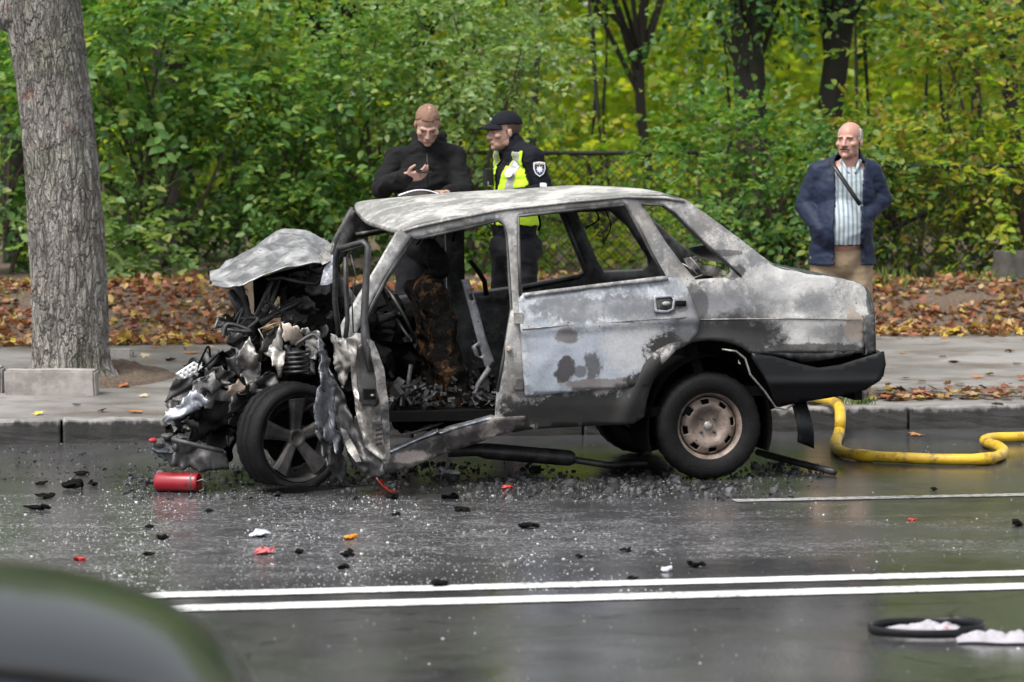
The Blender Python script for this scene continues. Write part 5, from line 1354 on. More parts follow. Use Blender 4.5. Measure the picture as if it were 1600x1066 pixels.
mb = MB(); torso_prims(mb, J, .022); arm_prims(mb, J, .020); mb.ball(q(668, 233, .05), (.085, .065, .06)); mb.cap(q(646, 228, .02), q(650, 217, .05), .03, .028).cap(q(690, 230, .02), q(688, 214, .05), .03, .026).cap(q(650, 214, .07), q(688, 214, .07), .036, .036)
remesh(mb, .009, 'jacket', M_BLACKC, p1, 3, .014, 6, 1)
MB().tube([q(667, 240, -.155), q(668, 262, -.175), q(668, 290, -.18)], .004, 6).put('zip', M_SHOE, p1, True)
mb = MB(); leg_prims(mb, J, .018); mb.ball((0, 0, .95 * k), (.18, .13, .13)); remesh(mb, .013, 'trousers', M_PANTS, p1, 4, .008, 8, 2)
hair_cap(p1, J['head'], HM, M_HAIR, lambda v: v.z > .076 + .010 * noise.noise(v * 110) - .75 * max(0, min(.085, v.y + .045)) - .5 * max(0, v.y - .04), 1.022, 'hair', .004)
face_bits(p1, J['head'], HM, M_BROW)
ph = MB().box((0, 0, 0), (.10, .072, .009)).mesh(); bmv = put('smartphone', ph, simple('phone_black', (.01, .01, .012), .25, 0, .1, 20, 0))
bmv.location = p1.location + q(662, 268, -.455); bmv.rotation_euler = (R(10), R(5), R(8)); bv = bmv.modifiers.new('b', 'BEVEL'); bv.width = .004; bv.segments = 2
tag(bmv, 'black smartphone in the hand of the man in the black jacket', 'phone')
def sheet(s, u): return (-.13 + .26 * s, -.09 + .18 * u, .035 * math.sin(s * 3.0) * (1 - .3 * u) + .01 * math.sin(u * 4))
pap = put('paper_sheets', grid_mesh(sheet, 14, 8), simple('white_paper', (.68, .66, .72), .7, 0, .06, 10, 0), None, True); solid(pap, .003)
pap.location = p1.location + q(655, 307, -.42); pap.rotation_euler = (R(-4), 0, R(6)); tag(pap, 'white sheets of paper held above the car roof by the man in black', 'paper')

# 2: officer in cap and hi-vis vest, facing left
Y2 = 17.85; q = lambda x, y, dy: loc(x, y, 806, dy, Y2); k = 1.0
YW = R(-58)
J = dict(k=k, c=V3((0, 0, 0)), sl=q(786, 249, .17), sr=q(833, 247, -.13), el=q(776, 302, .20), er=q(851, 302, -.16), wl=q(770, 312, .0), wr=q(806, 306, -.30), neck=q(803, 226, .0), head=q(788, 207, -.01),
         hl=V3((-.05, .07, .93)), hr=V3((.04, -.08, .93)), kl=V3((-.08, .10, .50)), kr=V3((.04, -.10, .50)), al=V3((-.05, .12, .09)), ar=V3((.05, -.10, .09)))
HM = Matrix.Rotation(R(-74), 3, 'Z') @ Matrix.Rotation(R(6), 3, 'X')
p2 = person(806, Y2, 'police officer in a dark cap and yellow hi-vis vest turned to the left', J, YW, HM, M_SKIN, [(J['wr'], (-1, -.1, -.1), (0, .2, -1), (0, -1, 0), .7, .95), (J['wl'], (-1, -.3, -.1), (0, 0, -1), (0, -1, 0), .6, .95)])
mb = MB(); torso_prims(mb, J, .018, 0, YW); arm_prims(mb, J, .018); mb.cap(q(803, 230, 0), q(802, 222, 0), .070, .066)
jk = remesh(mb, .0065, 'jacket', M_NAVYC, p2, 4, .007, 9, 5)
mb = MB(); leg_prims(mb, J, .022); mb.ball((0, 0, .95), (.17, .16, .14)); remesh(mb, .013, 'trousers', M_PANTS, p2, 4, .009, 8, 6)
Ri = Matrix.Rotation(-YW, 3, 'Z')
def distseg(p, a, b):
    d = b - a; t = max(0, min(1, (p - a).dot(d) / d.length_squared)); return (p - a - d * t).length
def in_vest(c, n):
    v = Ri @ c
    if not (1.10 < c.z < 1.56): return False
    for s in ('l', 'r'):
        if distseg(c, J['s' + s], J['e' + s]) < .085 and abs(v.x) > .165: return False
        if distseg(c, J['e' + s], J['w' + s]) < .075: return False
    if abs(v.x) > .215: return False
    if v.y < 0 and abs(v.x) < max(.012, (c.z - 1.25) * .24): return False
    if c.z > 1.46 and abs(v.x) < .075: return False
    return True
vest = shell(jk, in_vest, .010, 'hi_vis_vest', M_HIVIS, p2, .006)
def band(c, n):
    v = Ri @ c
    return in_vest(c, n) and ((.085 < abs(v.x) < .135 and c.z > 1.19) or 1.20 < c.z < 1.25)
shell(jk, band, .0165, 'reflective_tape', M_REFL, vest, .002)
# cap
def capcut(v): return v.z > .042 - .05 * v.y
o = hair_cap(p2, J['head'], HM, M_NAVYC, lambda v: v.z > .050 + .06 * (-v.y), 1.13, 'cap_crown', .001)
T = lambda p: J['head'] + HM @ Vector(p)
def peak(s, u):
    a = R(-150 + 120 * s); r = 1 + .80 * u * math.sin(math.pi * s) ** .8
    x, y = .083 * math.cos(a) * (1 + .1 * u), .018 + .104 * math.sin(a) * r
    return T((x, y, .060 - .022 * u - .25 * x * x / .08 + .0))
o = put('cap_peak', grid_mesh(peak, 24, 8), M_NAVYC, p2, True); solid(o, .006)
hair_cap(p2, J['head'], HM, M_HAIRD, lambda v: v.z > -.02 and v.y > -.005 + .25 * (v.z), 1.035, 'hair', .002)
MB().ball(T((0, -.080, .088)), (.016, .008, .014), 12, 8, HM).put('cap_badge', M_REFL, p2, True)
face_bits(p2, J['head'], HM, M_BROW)
# badge on the vest, shoulder shield, small flash
def disc(center, nrm, r, name, mat, par, n=20, t=.004):
    qz = Vector(nrm).to_track_quat('Z', 'Y').to_matrix(); MB().lathe([(.0001, t), (r * .92, t), (r, 0), (r * .9, -t), (.0001, -t)], n).put(name, mat, par).matrix_local = Matrix.Translation(center) @ qz.to_4x4()
disc(q(795, 270, -.185), (-.55, -1, .1), .030, 'round_badge', M_WHITE, vest)
sq = Vector((.35, -1, .12)).to_track_quat('Z', 'Y').to_matrix().to_4x4()
def flat(pts, name, mat, par, M, t=.003):
    n = len(pts); V = [(x, y, 0) for x, y in pts] + [(x, y, -t) for x, y in pts]
    o = put(name, mesh(V, [tuple(range(n)), tuple(range(2 * n - 1, n - 1, -1))] + [(i + n, (i + 1) % n + n, (i + 1) % n, i) for i in range(n)]), mat, par); o.matrix_local = M; return o
SHIELD = [(-.038, .040), (0, .046), (.038, .040), (.040, .0), (.028, -.030), (0, -.050), (-.028, -.030), (-.040, 0)]
sc_ = q(843, 264, -.222)
pat = flat(SHIELD, 'shoulder_patch', M_WHITE, p2, Matrix.Translation(sc_) @ sq)
flat([(x * .84, y * .84) for x, y in SHIELD], 'patch_field', M_BADGE, pat, Matrix.Translation((0, 0, .0015)))
star = []
for i in range(16):
    r = .027 if i % 2 == 0 else .013; star.append((r * math.sin(math.pi * i / 8), r * math.cos(math.pi * i / 8) - .003))
flat(star, 'patch_star', M_WHITE, pat, Matrix.Translation((0, 0, .003)))
flat([(-.03, .027), (.03, .027), (.03, .036), (-.03, .036)], 'patch_band', simple('patch_gold', (.5, .35, .2), .6, 0, .1, 20, 0), pat, Matrix.Translation((0, 0, .003)))
fl_ = flat([(-.022, -.012), (.022, -.012), (.022, .008), (.008, .014), (-.022, .012)], 'sleeve_flash', M_WHITE, p2, Matrix.Translation(q(849, 289, -.232)) @ sq)
flat([(-.022, -.020), (.022, -.020), (.022, -.016), (-.022, -.016)], 'sleeve_flash', M_WHITE, p2, Matrix.Translation(q(849, 290, -.232)) @ sq)
# radio and body camera on the chest
MB().box(q(763, 277, -.06), (.045, .05, .10), Matrix.Rotation(YW, 3, 'Z')).put('chest_radio', M_SHOE, p2); MB().box(q(762, 286, -.085), (.02, .006, .02), Matrix.Rotation(YW, 3, 'Z')).put('radio_lens', M_REFL, p2)

# 3: bald man in navy jacket, hands in pockets
Y3 = 17.75; q = lambda x, y, dy: loc(x, y, 1316, dy, Y3); k = .985
YW3 = R(-12)
J = dict(k=k, c=V3((0, 0, 0)), sl=q(1280, 270, .02), sr=q(1360, 270, .04), el=q(1259, 322, .05), er=q(1377, 311, .07), wl=q(1283, 360, -.13), wr=q(1352, 338, -.10), neck=q(1328, 250, 0), head=q(1327, 222, -.02),
         hl=V3((-.10, 0, .92)), hr=V3((.09, 0, .92)), kl=V3((-.12, -.02, .49)), kr=V3((.11, -.02, .49)), al=V3((-.14, .02, .09)), ar=V3((.13, .02, .09)))
HM = Matrix.Rotation(R(-26), 3, 'Z') @ Matrix.Rotation(R(-2), 3, 'X')
p3 = person(1316, Y3, 'balding man with a moustache in an open navy jacket and tan trousers, hands in pockets', J, YW3, HM, M_SKIN2, [(J['wl'], (.5, .1, -1), (.2, 1, 0), (.6, -.5, 0), .3, .95), (J['wr'], (-.4, .1, -1), (-.2, 1, 0), (-.6, -.5, 0), .3, .95)], .045)
mb = MB(); torso_prims(mb, J, .006, .05, YW3); remesh(mb, .010, 'shirt', M_SHIRT, p3, 4, .004, 9, 8, keep=lambda c, n: .99 < c.z < J['neck'].z - .045)
Ri3 = Matrix.Rotation(-YW3, 3, 'Z')
mb = MB(); torso_prims(mb, J, .024, .055, YW3); arm_prims(mb, J, .026); mb.ball(V3((0, .005, .96)), (.205, .18, .16), 24, 16); mb.ball(V3((0, .005, .86)), (.215, .188, .18), 24, 16); mb.cap(J['neck'] + V3((-.02, .03, -.02)), J['neck'] + V3((.0, .03, .02)), .085, .080)
def open_front(c, n):
    v = Ri3 @ c
    if c.z < .865 + .012 * noise.noise(c * 9): return False
    if v.y < .0 and -.035 - .05 * max(0, (c.z - 1.30)) < v.x < .140 + .0 * c.z and distseg(c, J['er'], J['wr']) > .07 and distseg(c, J['sr'], J['er']) > .08: return False
    if c.z > 1.47 and (Vector((c.x, c.y)) - J['neck'].xy).length < .065: return False
    return True
remesh(mb, .010, 'jacket', M_QUILT, p3, 5, .006, 9, 11, keep=open_front, thick=.012)
mb = MB(); leg_prims(mb, J, .022); mb.ball((0, -.005, .91), (.165, .140, .14)); remesh(mb, .012, 'trousers', M_TANC, p3, 4, .006, 7, 12)
mb = MB().lathe([(.186, -.018), (.192, -.018), (.192, .018), (.186, .018)], 40, 'z', True)
for i, v in enumerate(mb.v): mb.v[i] = V3((v.x * .93, v.y * .86 - .012, v.z + 1.005))
mb.put('belt', M_SHOE, p3, True)
MB().tube([q(1297, 252, -.12), q(1306, 264, -.19), q(1320, 285, -.215), q(1333, 304, -.235), q(1344, 320, -.225)], .014, 6, flat=.35, up=(0, -1, .3)).put('shoulder_strap', M_SHOE, p3, True)
hair_cap(p3, J['head'], HM, M_HAIRG, lambda v: v.z > -.02 and v.z < .085 and v.y > -.018 + .2 * v.z, 1.035, 'hair', .002)
face_bits(p3, J['head'], HM, M_BROW, moustache=M_HAIRD)
mb = MB()
for s in (-1, 1): mb.cap(J['neck'] + V3((s * .022, -.098, -.075)), J['neck'] + V3((s * .058, -.040, -.005)), .010, .014, 8)
remesh(mb, .006, 'shirt_collar', M_SHIRT, p3, 2)
# ------------------------------------------------------------------ hose, extinguisher, debris, passing car
def m_hose():
    t = NT('yellow_hose'); a = t.noise(9, 5, .65); f = t.noise(60, 4)
    c = t.mix(a, (.50, .30, .012), (.66, .44, .03)); c = t.mix(t.math('MULTIPLY', t.step(t.noise(7, 6, .75), .49, .64), .8), c, (.11, .07, .03)); t.bump(t.math('ADD', f, t.voro(150)), .45, .004)
    return t.fin(c, .42)
M_HOSE = m_hose()
hz = .034
def HP(px, py, z): return ground(px, py, z)
pts = [HP(1240, 612, .19), HP(1275, 621, .185), HP(1300, 627, .185), HP(1311, 636, .175)]
e = HP(1313, 655, .12); pts += [e, HP(1311, 676, hz + .01), HP(1306, 690, hz), HP(1308, 701, hz), HP(1322, 708, hz), HP(1350, 712, hz), HP(1400, 715, hz), HP(1450, 717, hz), HP(1500, 718, hz), HP(1540, 717, hz), HP(1561, 712, hz), HP(1567, 704, hz), HP(1558, 697, hz), HP(1543, 692, hz), HP(1540, 687, hz), HP(1556, 684, hz), HP(1590, 683, hz), HP(1650, 680, hz), HP(1760, 674, hz)]
sp = spline([tuple(p) for p in pts], 8)
rad = [.033 * (1 + .05 * noise.noise(Vector((i * .15, 2, 0)))) for i in range(len(sp))]
for i, p in enumerate(sp):
    for c in (ground(1350, 712, hz), ground(1540, 717, hz)):
        d = (p - c).length
        if d < .08: rad[i] *= 1 + .18 * math.cos(d / .08 * math.pi / 2)
base = Vector((sp[60].x, sp[60].y, 0))
hose = MB().tube([p - base for p in sp], rad, 14, flat=.92).put('fire_hose', M_HOSE, None, True); hose.location = base
tag(hose, 'yellow fire hose curling over the kerb behind the car bumper', 'hose')

# extinguisher
M_RED = simple('red_cylinder_paint', (.52, .015, .035), .35, 0, .3, 8, .1)
def m_red():
    t = NT('scuffed_red_paint'); a = t.noise(12, 6, .7); c = t.mix(a, (.17, .004, .010), (.30, .008, .02)); c = t.mix(t.math('MULTIPLY', t.step(t.noise(14, 6, .8), .56, .63), .9), c, (.035, .018, .016)); return t.fin(c, .35)
M_RED = m_red()
p = ground(277, 769); ex_ = tag(empty('fire_extinguisher', p, R(-12)), 'red fire extinguisher cylinder lying on the road before the crushed nose', 'fire extinguisher')
r = .050
mb = MB().lathe([(.0001, -.118), (.030, -.116), (.044, -.108), (r, -.095), (r, .100), (r * .98, .112), (r * .90, .116), (r * .80, .112), (.0001, .110)], 32, 'y', M=Matrix.Rotation(R(-90), 3, 'Z') @ Matrix.Translation((0, 0, 0)).to_3x3())
for i, v in enumerate(mb.v): mb.v[i] = v + Vector((0, 0, r))
mb.put('cylinder', M_RED, ex_, True)
MB().lathe([(.0502, -.088), (.0515, -.086), (.0515, -.080), (.0502, -.078)], 32, 'y', M=Matrix.Rotation(R(90), 3, 'Z')).put('end_band', M_INNER, ex_, True).location = (0, 0, r)
MB().tube([(-.112, 0, r), (-.150, 0, r)], .014, 10).box((-.155, 0, r + .004), (.02, .035, .03)).put('valve', M_INNER, ex_, True)
MB().tube([(-.035, .0, .098), (-.01, 0, .118), (.055, 0, .122), (.062, 0, .098)], .004, 6).put('carry_handle', M_LIGHTM, ex_, True)
MB().sweep([(.115, -.03, .06), (.15, -.045, .075), (.165, -.03, .05), (.15, -.02, .02), (.125, -.02, .012)], [(-.012, -.002), (.012, -.002), (.012, .002), (-.012, .002)]).put('bent_bracket', M_LIGHTM, ex_, True)

# bent rod and red wires by the wreck
a, b = ground(1184, 722), ground(1304, 744)
o = MB().tube([Vector((0, 0, .055)), (b - a) * .55 + Vector((0, 0, .035)), (b - a) + Vector((0, 0, .021))], .019, 10).put('fallen_pipe', M_DARKM, None, True); o.location = a
tag(o, 'black pipe lying on the wet road behind the rear wheel', 'pipe')
# rubber ring and rags
c = ground(1448, 990); ring = []
prof = [(.205, 0), (.209, .004), (.209, .032), (.205, .036), (.197, .034), (.199, .018), (.197, .002)]
mb = MB().lathe(prof, 72, 'z', True)
for i, v in enumerate(mb.v): mb.v[i] = Vector((v.x * 1.0, v.y * .66 + .02 * v.x, v.z * (.85 + .25 * (v.x > .1))))
o = mb.put('rubber_ring', M_BUMPER, None, True); o.location = (c.x, c.y, .005); tag(o, 'thin black rubber ring lying on the wet road at the lower right', 'rubber ring')
def m_rag():
    t = NT('dirty_rag'); a = t.noise(9, 6, .7); c_ = t.mix(a, (.20, .19, .21), (.44, .425, .46)); c_ = t.mix(t.step(t.noise(21, 5), .62, .7), c_, (.30, .13, .14)); return t.fin(c_, .9)
M_RAG = m_rag()
def rag(px, py, w, d, label, seed, rz=0):
    p = ground(px, py)
    def fn(s, u):
        x = (s - .5) * w * (1 + .25 * noise.noise(Vector((u * 3, seed, 0)))); y = (u - .5) * d * (1 + .35 * noise.noise(Vector((s * 3, seed, 4))))
        e = min(1, 5 * min(s, 1 - s, u, 1 - u))
        return (x, y, .005 + e * (.008 + .042 * abs(noise.noise(Vector((x * 11, y * 9, seed)))) + .016 * abs(noise.noise(Vector((x * 30, y * 25, seed))))))
    o = put('rag', grid_mesh(fn, 46, 30), M_RAG, None, True); o.location = p; o.rotation_euler = (0, 0, rz); solid(o, .003, 1)
    tag(o, label, 'rag')
rag(1447, 988, .27, .12, 'pale crumpled rag inside the black rubber ring', 2)
rag(1572, 1003, .34, .12, 'pale rag trailing right from the black rubber ring', 7, R(-4))

# small debris, each its own thing
def shard(name, px, py, size, mat, label, group, seed, flat_=.35, lift=0):
    rr_ = random.Random(seed); mb = MB(); n = rr_.randint(2, 3)
    for i in range(n): mb.ball((rr_.uniform(-.5, .5) * size, rr_.uniform(-.4, .4) * size, size * flat_ * .5), (size * rr_.uniform(.35, .65), size * rr_.uniform(.3, .5), size * flat_ * rr_.uniform(.35, .7)), 9, 6)
    for i, v in enumerate(mb.v):
        w = v / size; mb.v[i] = v + Vector((noise.noise(w * 2.2 + V3((seed, 0, 0))), noise.noise(w * 2.2 + V3((0, seed, 0))), .6 * noise.noise(w * 2.2 + V3((0, 0, seed))))) * size * .45
    zmin = min(v.z for v in mb.v); mb.v = [v - Vector((0, 0, zmin)) for v in mb.v]
    o = mb.put(name, mat); o.location = ground(px, py) + Vector((0, 0, -.002)); o.rotation_euler = (0, 0, rr_.uniform(0, 6))
    return tag(o, label, 'debris', group)
GR = 'charred scraps on the road'
WH = ['left of the two scraps below the red extinguisher', 'right of the two scraps below the red extinguisher', 'just right of the pinkish trim strip', 'just below the orange lamp shard, larger one', 'just below the orange lamp shard, smaller one', 'on the open road below the rear door', 'below the rear door, left of the pair near the white lines', 'below the rear door, right of the pair near the white lines', 'above the double line below the rear wheel', 'right at the upper edge of the double white line', 'at the left end of the double white line', 'between the extinguisher and the passing car', 'near the double line below the orange shard', 'in front of the ash below the front sill', 'at the edge of the ash below the driver door', 'close to the upper white line at mid picture', 'beside the thin white line at the right', 'below the torn driver door', 'just right below the red extinguisher', 'at the edge of the ash under the torn door', 'near the charred cloth at the left', 'cut off by the right edge of the picture']
for i, (px, py, s) in enumerate(((235, 824, .035), (254, 843, .045), (463, 866, .04), (545, 870, .05), (547, 862, .03), (828, 826, .05), (908, 872, .035), (980, 862, .035), (1090, 888, .06), (686, 917, .05), (185, 926, .05), (232, 868, .03), (540, 888, .04), (720, 800, .05), (700, 780, .06), (990, 905, .03), (1460, 766, .03), (620, 806, .03), (330, 800, .04), (610, 780, .06), (130, 742, .05), (1590, 822, .06))):
    shard('charred_scrap', px, py, s, M_CHAR, 'small charred scrap ' + WH[i], GR, i)
GR2 = 'charred rags left of the extinguisher'; 
for i, (px, py, s, lb) in enumerate(((115, 765, .11, 'largest heap of black charred cloth on the road at the left'), (75, 779, .07, 'flat black charred strip left of the larger charred heap'), (55, 797, .07, 'thin black sliver nearest the passing car among the charred cloth'), (60, 757, .05, 'small charred lump at the far left beyond the charred heap'), (145, 758, .06, 'charred lump touching the right of the charred heap'))):
    shard('charred_cloth', px, py, s, M_CHAR, lb, GR2, 40 + i, .22)
GR3 = 'broken coloured plastic'
M_ORN = simple('orange_plastic', (.65, .22, .02), .3, 0, .3, 20, 0); M_PINK = simple('pink_plastic', (.45, .12, .12), .5, 0, .2, 20, 0); M_RDP = simple('red_shard_plastic', (.40, .03, .02), .4, 0, .2, 20, 0); M_GRYP = simple('grey_plastic', (.45, .46, .5), .4, 0, .2, 20, 0)
for px, py, s, m_, lb, sd_ in ((552, 842, .045, M_ORN, 'orange lamp shard lying on the road in front of the car', 60), (132, 876, .045, M_RDP, 'small orange-red shard on the glass crumbs near the passing car', 61), (797, 766, .05, M_RDP, 'red shard on the ash below the front sill', 62), (1425, 813, .025, M_RDP, 'tiny red shard on the wet road at the right', 63), (416, 867, .065, M_PINK, 'pinkish strip of trim lying left of the orange shard', 64),
                               (405, 838, .075, M_GRYP, 'pale grey plate of plastic on the road below the front wheel', 65), (1215, 722, .07, M_GRYP, 'pale torn flake beside the black pipe behind the rear wheel', 66), (1040, 892, .05, M_GRYP, 'flat grey flake near the double white line', 67), (433, 776, .045, M_DARKM, 'round black knob lying under the front wheel', 68), (700, 742, .075, M_GRYP, 'whitish lump of melted residue under the front sill', 69), (95, 684, .05, M_ORN, 'yellow object in the gutter at the left kerb', 70), (48, 680, .07, M_RDP, 'reddish leaf scrap in the gutter at the far left', 71)):
    shard('plastic_shard', px, py, s, m_, lb, GR3, sd_, .3)
def curlwire(pts, label):
    p0 = ground(*pts[0]); o = MB().tube(spline([tuple(ground(x, y, z) - p0) for (x, y), z in zip(pts, (.06, .03, .006, .004))], 5), .0035, 5).put('red_wire', M_RDP); o.location = p0; tag(o, label, 'wire', 'red wires by the torn door')
curlwire(((585, 742), (592, 752), (603, 764), (614, 770)), 'thin red wire trailing from the torn door onto the road, left one')
curlwire(((596, 750), (600, 757), (608, 766), (622, 768)), 'thin red wire on the road beside the other red wire, right one')

# crumbs of safety glass and foam, ash round the wreck
def crumbs(name, n, fn, size, mat, label, cat, flat_=.6):
    rs = np.random.RandomState(len(label)); 
    T = np.array([(1, 0, 0), (-.5, .87, 0), (-.5, -.87, 0), (.5, .5, 1), (-.6, .2, .9), (.2, -.6, .8)], np.float32); TF = np.array([(0, 1, 4), (0, 4, 3), (1, 2, 4), (2, 5, 4), (2, 0, 5), (0, 3, 5), (3, 4, 5)], np.int32)
    pos = fn(rs, n); n = len(pos)
    a = rs.uniform(0, 6.28, n); s = size[0] * np.exp(rs.normal(0, size[1], n))
    ca, sa = np.cos(a), np.sin(a); st = rs.uniform(.6, 1.5, (n, 1))
    x = T[None, :, 0] * s[:, None] * st; y = T[None, :, 1] * s[:, None]; z = T[None, :, 2] * s[:, None] * flat_
    V = np.stack([pos[:, 0:1] + ca[:, None] * x - sa[:, None] * y, pos[:, 1:2] + sa[:, None] * x + ca[:, None] * y, pos[:, 2:3] + z], 2)
    F = (np.arange(n) * 6)[:, None, None] + TF[None]
    return tag(put(name, mesh_np(V.reshape(-1, 3), F.reshape(-1, 3)), mat), label, cat, kind='stuff')
def scatter(pxr, pyr, bias=1.0, keepf=None):
    def fn(rs, n):
        px = rs.uniform(pxr[0], pxr[1], n); py = pyr[0] + (pyr[1] - pyr[0]) * rs.uniform(0, 1, n) ** bias
        d = np.array([noise.noise(Vector((x / 130, y / 34, 6))) + .5 * noise.noise(Vector((x / 40, y / 11, 2))) for x, y in zip(px, py)])
        k = d > rs.uniform(-.45, .65, n)
        if keepf is not None: k &= keepf(px, py, rs)
        return np.array([tuple(ground(x, y)) for x, y in zip(px[k], py[k])], np.float32)
    return fn
def m_glass():
    t = NT('glass_crumb'); g = t.node('ShaderNodeNewGeometry'); c_ = t.ramp(g.outputs['Random Per Island'], [(0, (.14, .145, .15)), (.6, (.32, .325, .33)), (1, (.58, .59, .59))]); return t.fin(c_, .2)
M_CRUMB = m_glass()
M_ASH = m_leaf('ash_crumb', [(.008, .008, .008), (.015, .015, .015), (.025, .025, .026), (.10, .10, .105), (.02, .018, .017)], .0, .8)
crumbs('broken_glass', 22000, scatter((-60, 1050), (752, 925), 1.0, lambda x, y, rs: rs.uniform(0, 1, len(x)) < np.clip(1.25 - x / 1150, .08, 1)), (.0025, .45), M_CRUMB, 'white crumbs of broken safety glass scattered over the road', 'broken glass')
crumbs('broken_glass', 1000, scatter((900, 1650), (690, 900)), (.0022, .45), M_CRUMB, 'sparse glass crumbs on the wet road at the right', 'broken glass')
crumbs('broken_glass', 380, scatter((250, 1650), (960, 1080)), (.0022, .5), M_CRUMB, 'glass crumbs on the near lane below the double line', 'broken glass')
crumbs('gutter_grit', 1500, scatter((-60, 330), (684, 760)), (.005, .6), M_ASH, 'dark grit in the gutter at the left', 'grit')
crumbs('ash_debris', 6000, scatter((200, 1290), (722, 782), 1.0), (.0065, .6), M_ASH, 'grey and black ash crumbs heaped along the wreck', 'ash', .7)
crumbs('ash_debris', 600, scatter((560, 1190), (744, 768), 1.0), (.011, .5), M_ASH, 'coarse lumps of ash along the car between its wheels', 'ash', .8)

# loose leaves lying apart on the pavement and in the gutter
LV = [(252, 500), (205, 530), (240, 545), (300, 552), (226, 556), (268, 560), (120, 672), (60, 684), (1410, 548), (1472, 553), (1527, 575), (1415, 577), (1490, 558), (1576, 546), (1530, 590), (1545, 572), (1395, 588), (1460, 610), (1440, 600), (275, 530), (190, 590), (225, 620), (210, 640), (330, 545), (300, 585), (1590, 560), (1560, 668), (1430, 682), (160, 680)]
rr_ = random.Random(21)
proto = leaf_mesh(np.array([[0, -.5, 0.]]), np.array([[0, 1., 0]]), np.array([[0, 0, 1.]]), np.array([1.]), 'm'); proto.materials.append(None)
FC = [simple('fallen_leaf_%s' % n_, c_, .55, 0, .3, 8, .1) for n_, c_ in (('rust', (.26, .09, .035)), ('orange', (.36, .15, .04)), ('yellow', (.50, .38, .06)), ('pale', (.42, .33, .22)))]
pm = []
for f_ in FC:
    m_ = proto.copy(); m_.materials[0] = f_; pm.append(m_)
for i, (px, py) in enumerate(LV):
    g_ = ground(px, py, .0 if py > 664 else .16 + .08 * (py < 600)); a_, b_ = ab(g_)
    z_ = z_pave(b_) + pv_dz(a_, b_, .5) if b_ > .15 else (.003 if b_ < 0 else .135)
    ci = rr_.randrange(4); o = put('fallen_leaf', pm[ci]); o.location = (g_.x, g_.y, z_ + .012); s_ = rr_.uniform(.06, .10); o.scale = (s_, s_, s_); o.rotation_euler = (rr_.uniform(-.3, .3), rr_.uniform(-.3, .3), rr_.uniform(0, 6))
    tag(o, 'single %s fallen leaf lying %s' % (('rust brown', 'orange', 'yellow', 'pale tan')[ci], 'in the gutter' if b_ < .15 else ('on the pavement left of the wreck' if px < 800 else 'on the pavement right of the wreck')), 'leaf', 'loose fallen leaves')

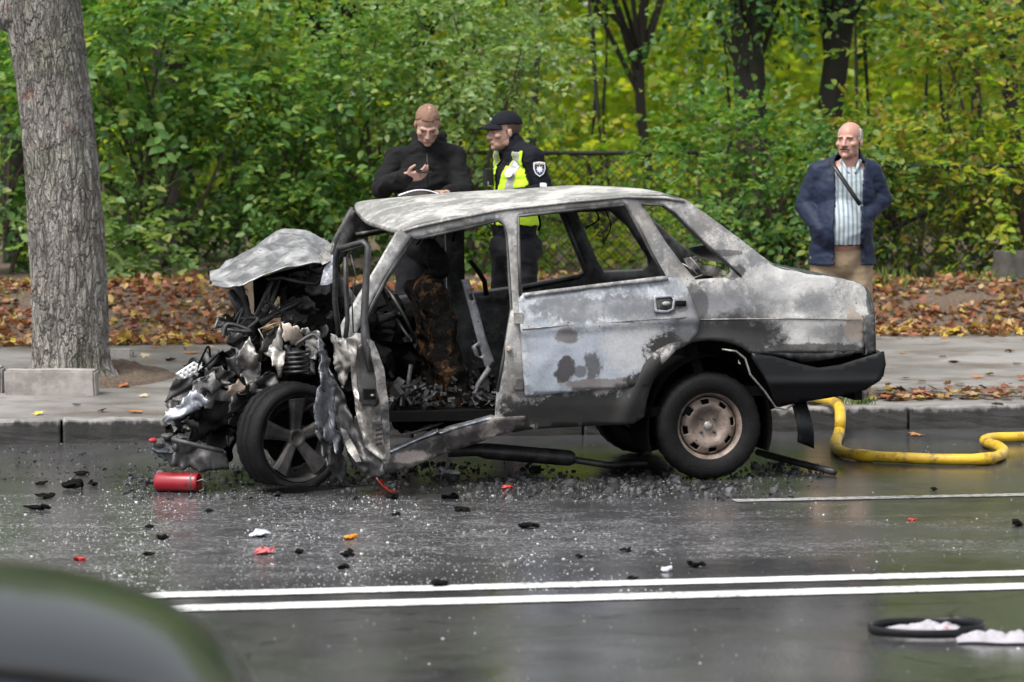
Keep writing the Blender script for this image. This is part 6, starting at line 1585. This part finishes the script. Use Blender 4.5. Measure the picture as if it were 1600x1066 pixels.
# ------------------------------------------------------------------ dark car passing close to the camera
def m_carpaint():
    t = NT('dark_green_car_paint'); t.b.inputs['Coat Weight'].default_value = .42; t.b.inputs['Coat Roughness'].default_value = .06
    n = t.noise(300, 2); return t.fin(t.mix(n, (.002, .003, .0045), (.004, .006, .008)), .3, .0, .25)
M_CARP = m_carpaint(); M_GLASSD = simple('tinted_glass', (.01, .012, .012), .05, 0, .1, 4, 0); M_RUB = simple('tyre_black', (.02, .02, .02), .8)
def passing_car():
    f0 = road(0, 0); tip = Vector((-.36, 4.55, 0))       # nose of the car, facing right along the road
    root = tag(empty('passing_car', (tip.x, tip.y, 0), TH_R), 'blurred dark green car bonnet close to the camera at the lower left', 'car')
    # stations: x from the nose back, half width, bottom z, shoulder z, top z
    st = [(0.0, .50, .34, .50, .62), (-.06, .62, .26, .62, .80), (-.16, .72, .22, .74, .905), (-.30, .79, .20, .81, .965), (-.50, .84, .20, .86, 1.003), (-.80, .87, .20, .90, 1.03), (-1.15, .88, .20, .93, 1.05), (-1.5, .885, .20, .95, 1.06), (-2.6, .885, .20, .96, 1.05), (-3.4, .87, .20, .96, 1.04), (-3.9, .82, .24, .94, 1.02), (-4.15, .72, .34, .84, .95), (-4.22, .5, .42, .70, .80)]
    sp_ = spline(st[:4], 5)[:-1] if False else st
    import itertools
    def row(s):
        x, w, zb, zs, zt = s; zt += .04; half = [(0, zt), (.25 * w, zt - .014), (.48 * w, zt - .05), (.70 * w, zt - .105), (.90 * w, min(zt - .17, (zs + zt) / 2 - .05)), (w, zs - .06), (w * 1.0, (zs + zb) / 2), (w * .97, zb + .08), (w * .88, zb)]
        return [(x, -y, z) for y, z in half[::-1]] + [(x, y, z) for y, z in half[1:]]
    # smooth the stations
    N_ = 60; sv = []
    P_ = [np.array(s) for s in st]
    for i in range(len(P_) - 1):
        p0, p1_, p2_, p3_ = P_[max(i - 1, 0)], P_[i], P_[i + 1], P_[min(i + 2, len(P_) - 1)]
        for j in range(5):
            t = j / 5; sv.append(.5 * (2 * p1_ + (p2_ - p0) * t + (2 * p0 - 5 * p1_ + 4 * p2_ - p3_) * t * t + (3 * p1_ - p0 - 3 * p2_ + p3_) * t ** 3))
    sv.append(P_[-1]); rows = [row(s) for s in sv]; w = len(rows[0])
    V = [p for r_ in rows for p in r_]; F = [(i * w + j, i * w + j + 1, (i + 1) * w + j + 1, (i + 1) * w + j) for i in range(len(rows) - 1) for j in range(w - 1)] + [tuple(range(w - 1, -1, -1)), tuple(range((len(rows) - 1) * w, len(rows) * w))]
    o = put('body', mesh(V, F), M_CARP, root, True)
    # panel gap between bonnet and wing, both sides
    for s in (-1, 1):
        pts = []
        for r_ in rows[8:38:2]:
            q_ = r_[w // 2 + s * 3]; q2 = r_[w // 2 + s * 2]; pts.append((q_[0], (q_[1] + q2[1]) / 2, (q_[2] + q2[2]) / 2 + .004))
        MB().tube(pts, .011, 6).put('bonnet_gap', M_RUB, root, True)
        MB().ball((-.12, s * .60, .66), (.10, .13, .07), 16, 10).put('headlight', M_GLASSD, root, True)
        for x in (-.85, -3.35):
            wv = empty('wheel', (x, s * .80, .32)); wv.parent = root
            MB().lathe([(.19, -.1), (.27, -.11), (.31, -.09), (.32, 0), (.31, .09), (.27, .11), (.19, .1)], 40, 'y', True).put('tyre', M_RUB, wv, True); MB().lathe([(.0001, -.07 * 1), (.1, -.08), (.19, -.06), (.19, .06), (.1, .08), (.0001, .07)], 30, 'y').put('rim', M_REFL, wv, True)
    # cabin
    gl = [((-1.35, .78, 1.04), (-1.95, .60, 1.44)), ((-3.55, .78, 1.03), (-3.05, .60, 1.43))]
    b = [(-1.30, -.80, 1.02), (-1.30, .80, 1.02), (-3.60, .80, 1.02), (-3.60, -.80, 1.02), (-2.0, -.60, 1.44), (-2.0, .60, 1.44), (-3.05, .60, 1.44), (-3.05, -.60, 1.44)]
    put('cabin_glass', mesh(b, [(0, 1, 5, 4), (1, 2, 6, 5), (2, 3, 7, 6), (3, 0, 4, 7)]), M_GLASSD, root)
    MB().box((-2.52, 0, 1.455), (1.12, 1.22, .04)).put('cabin_roof', M_CARP, root)
    for i, j in ((0, 4), (1, 5), (2, 6), (3, 7)): MB().tube([b[i], b[j]], .03, 8).put('pillar', M_CARP, root, True)
passing_car()
bpy.data.scenes.remove(TMP)
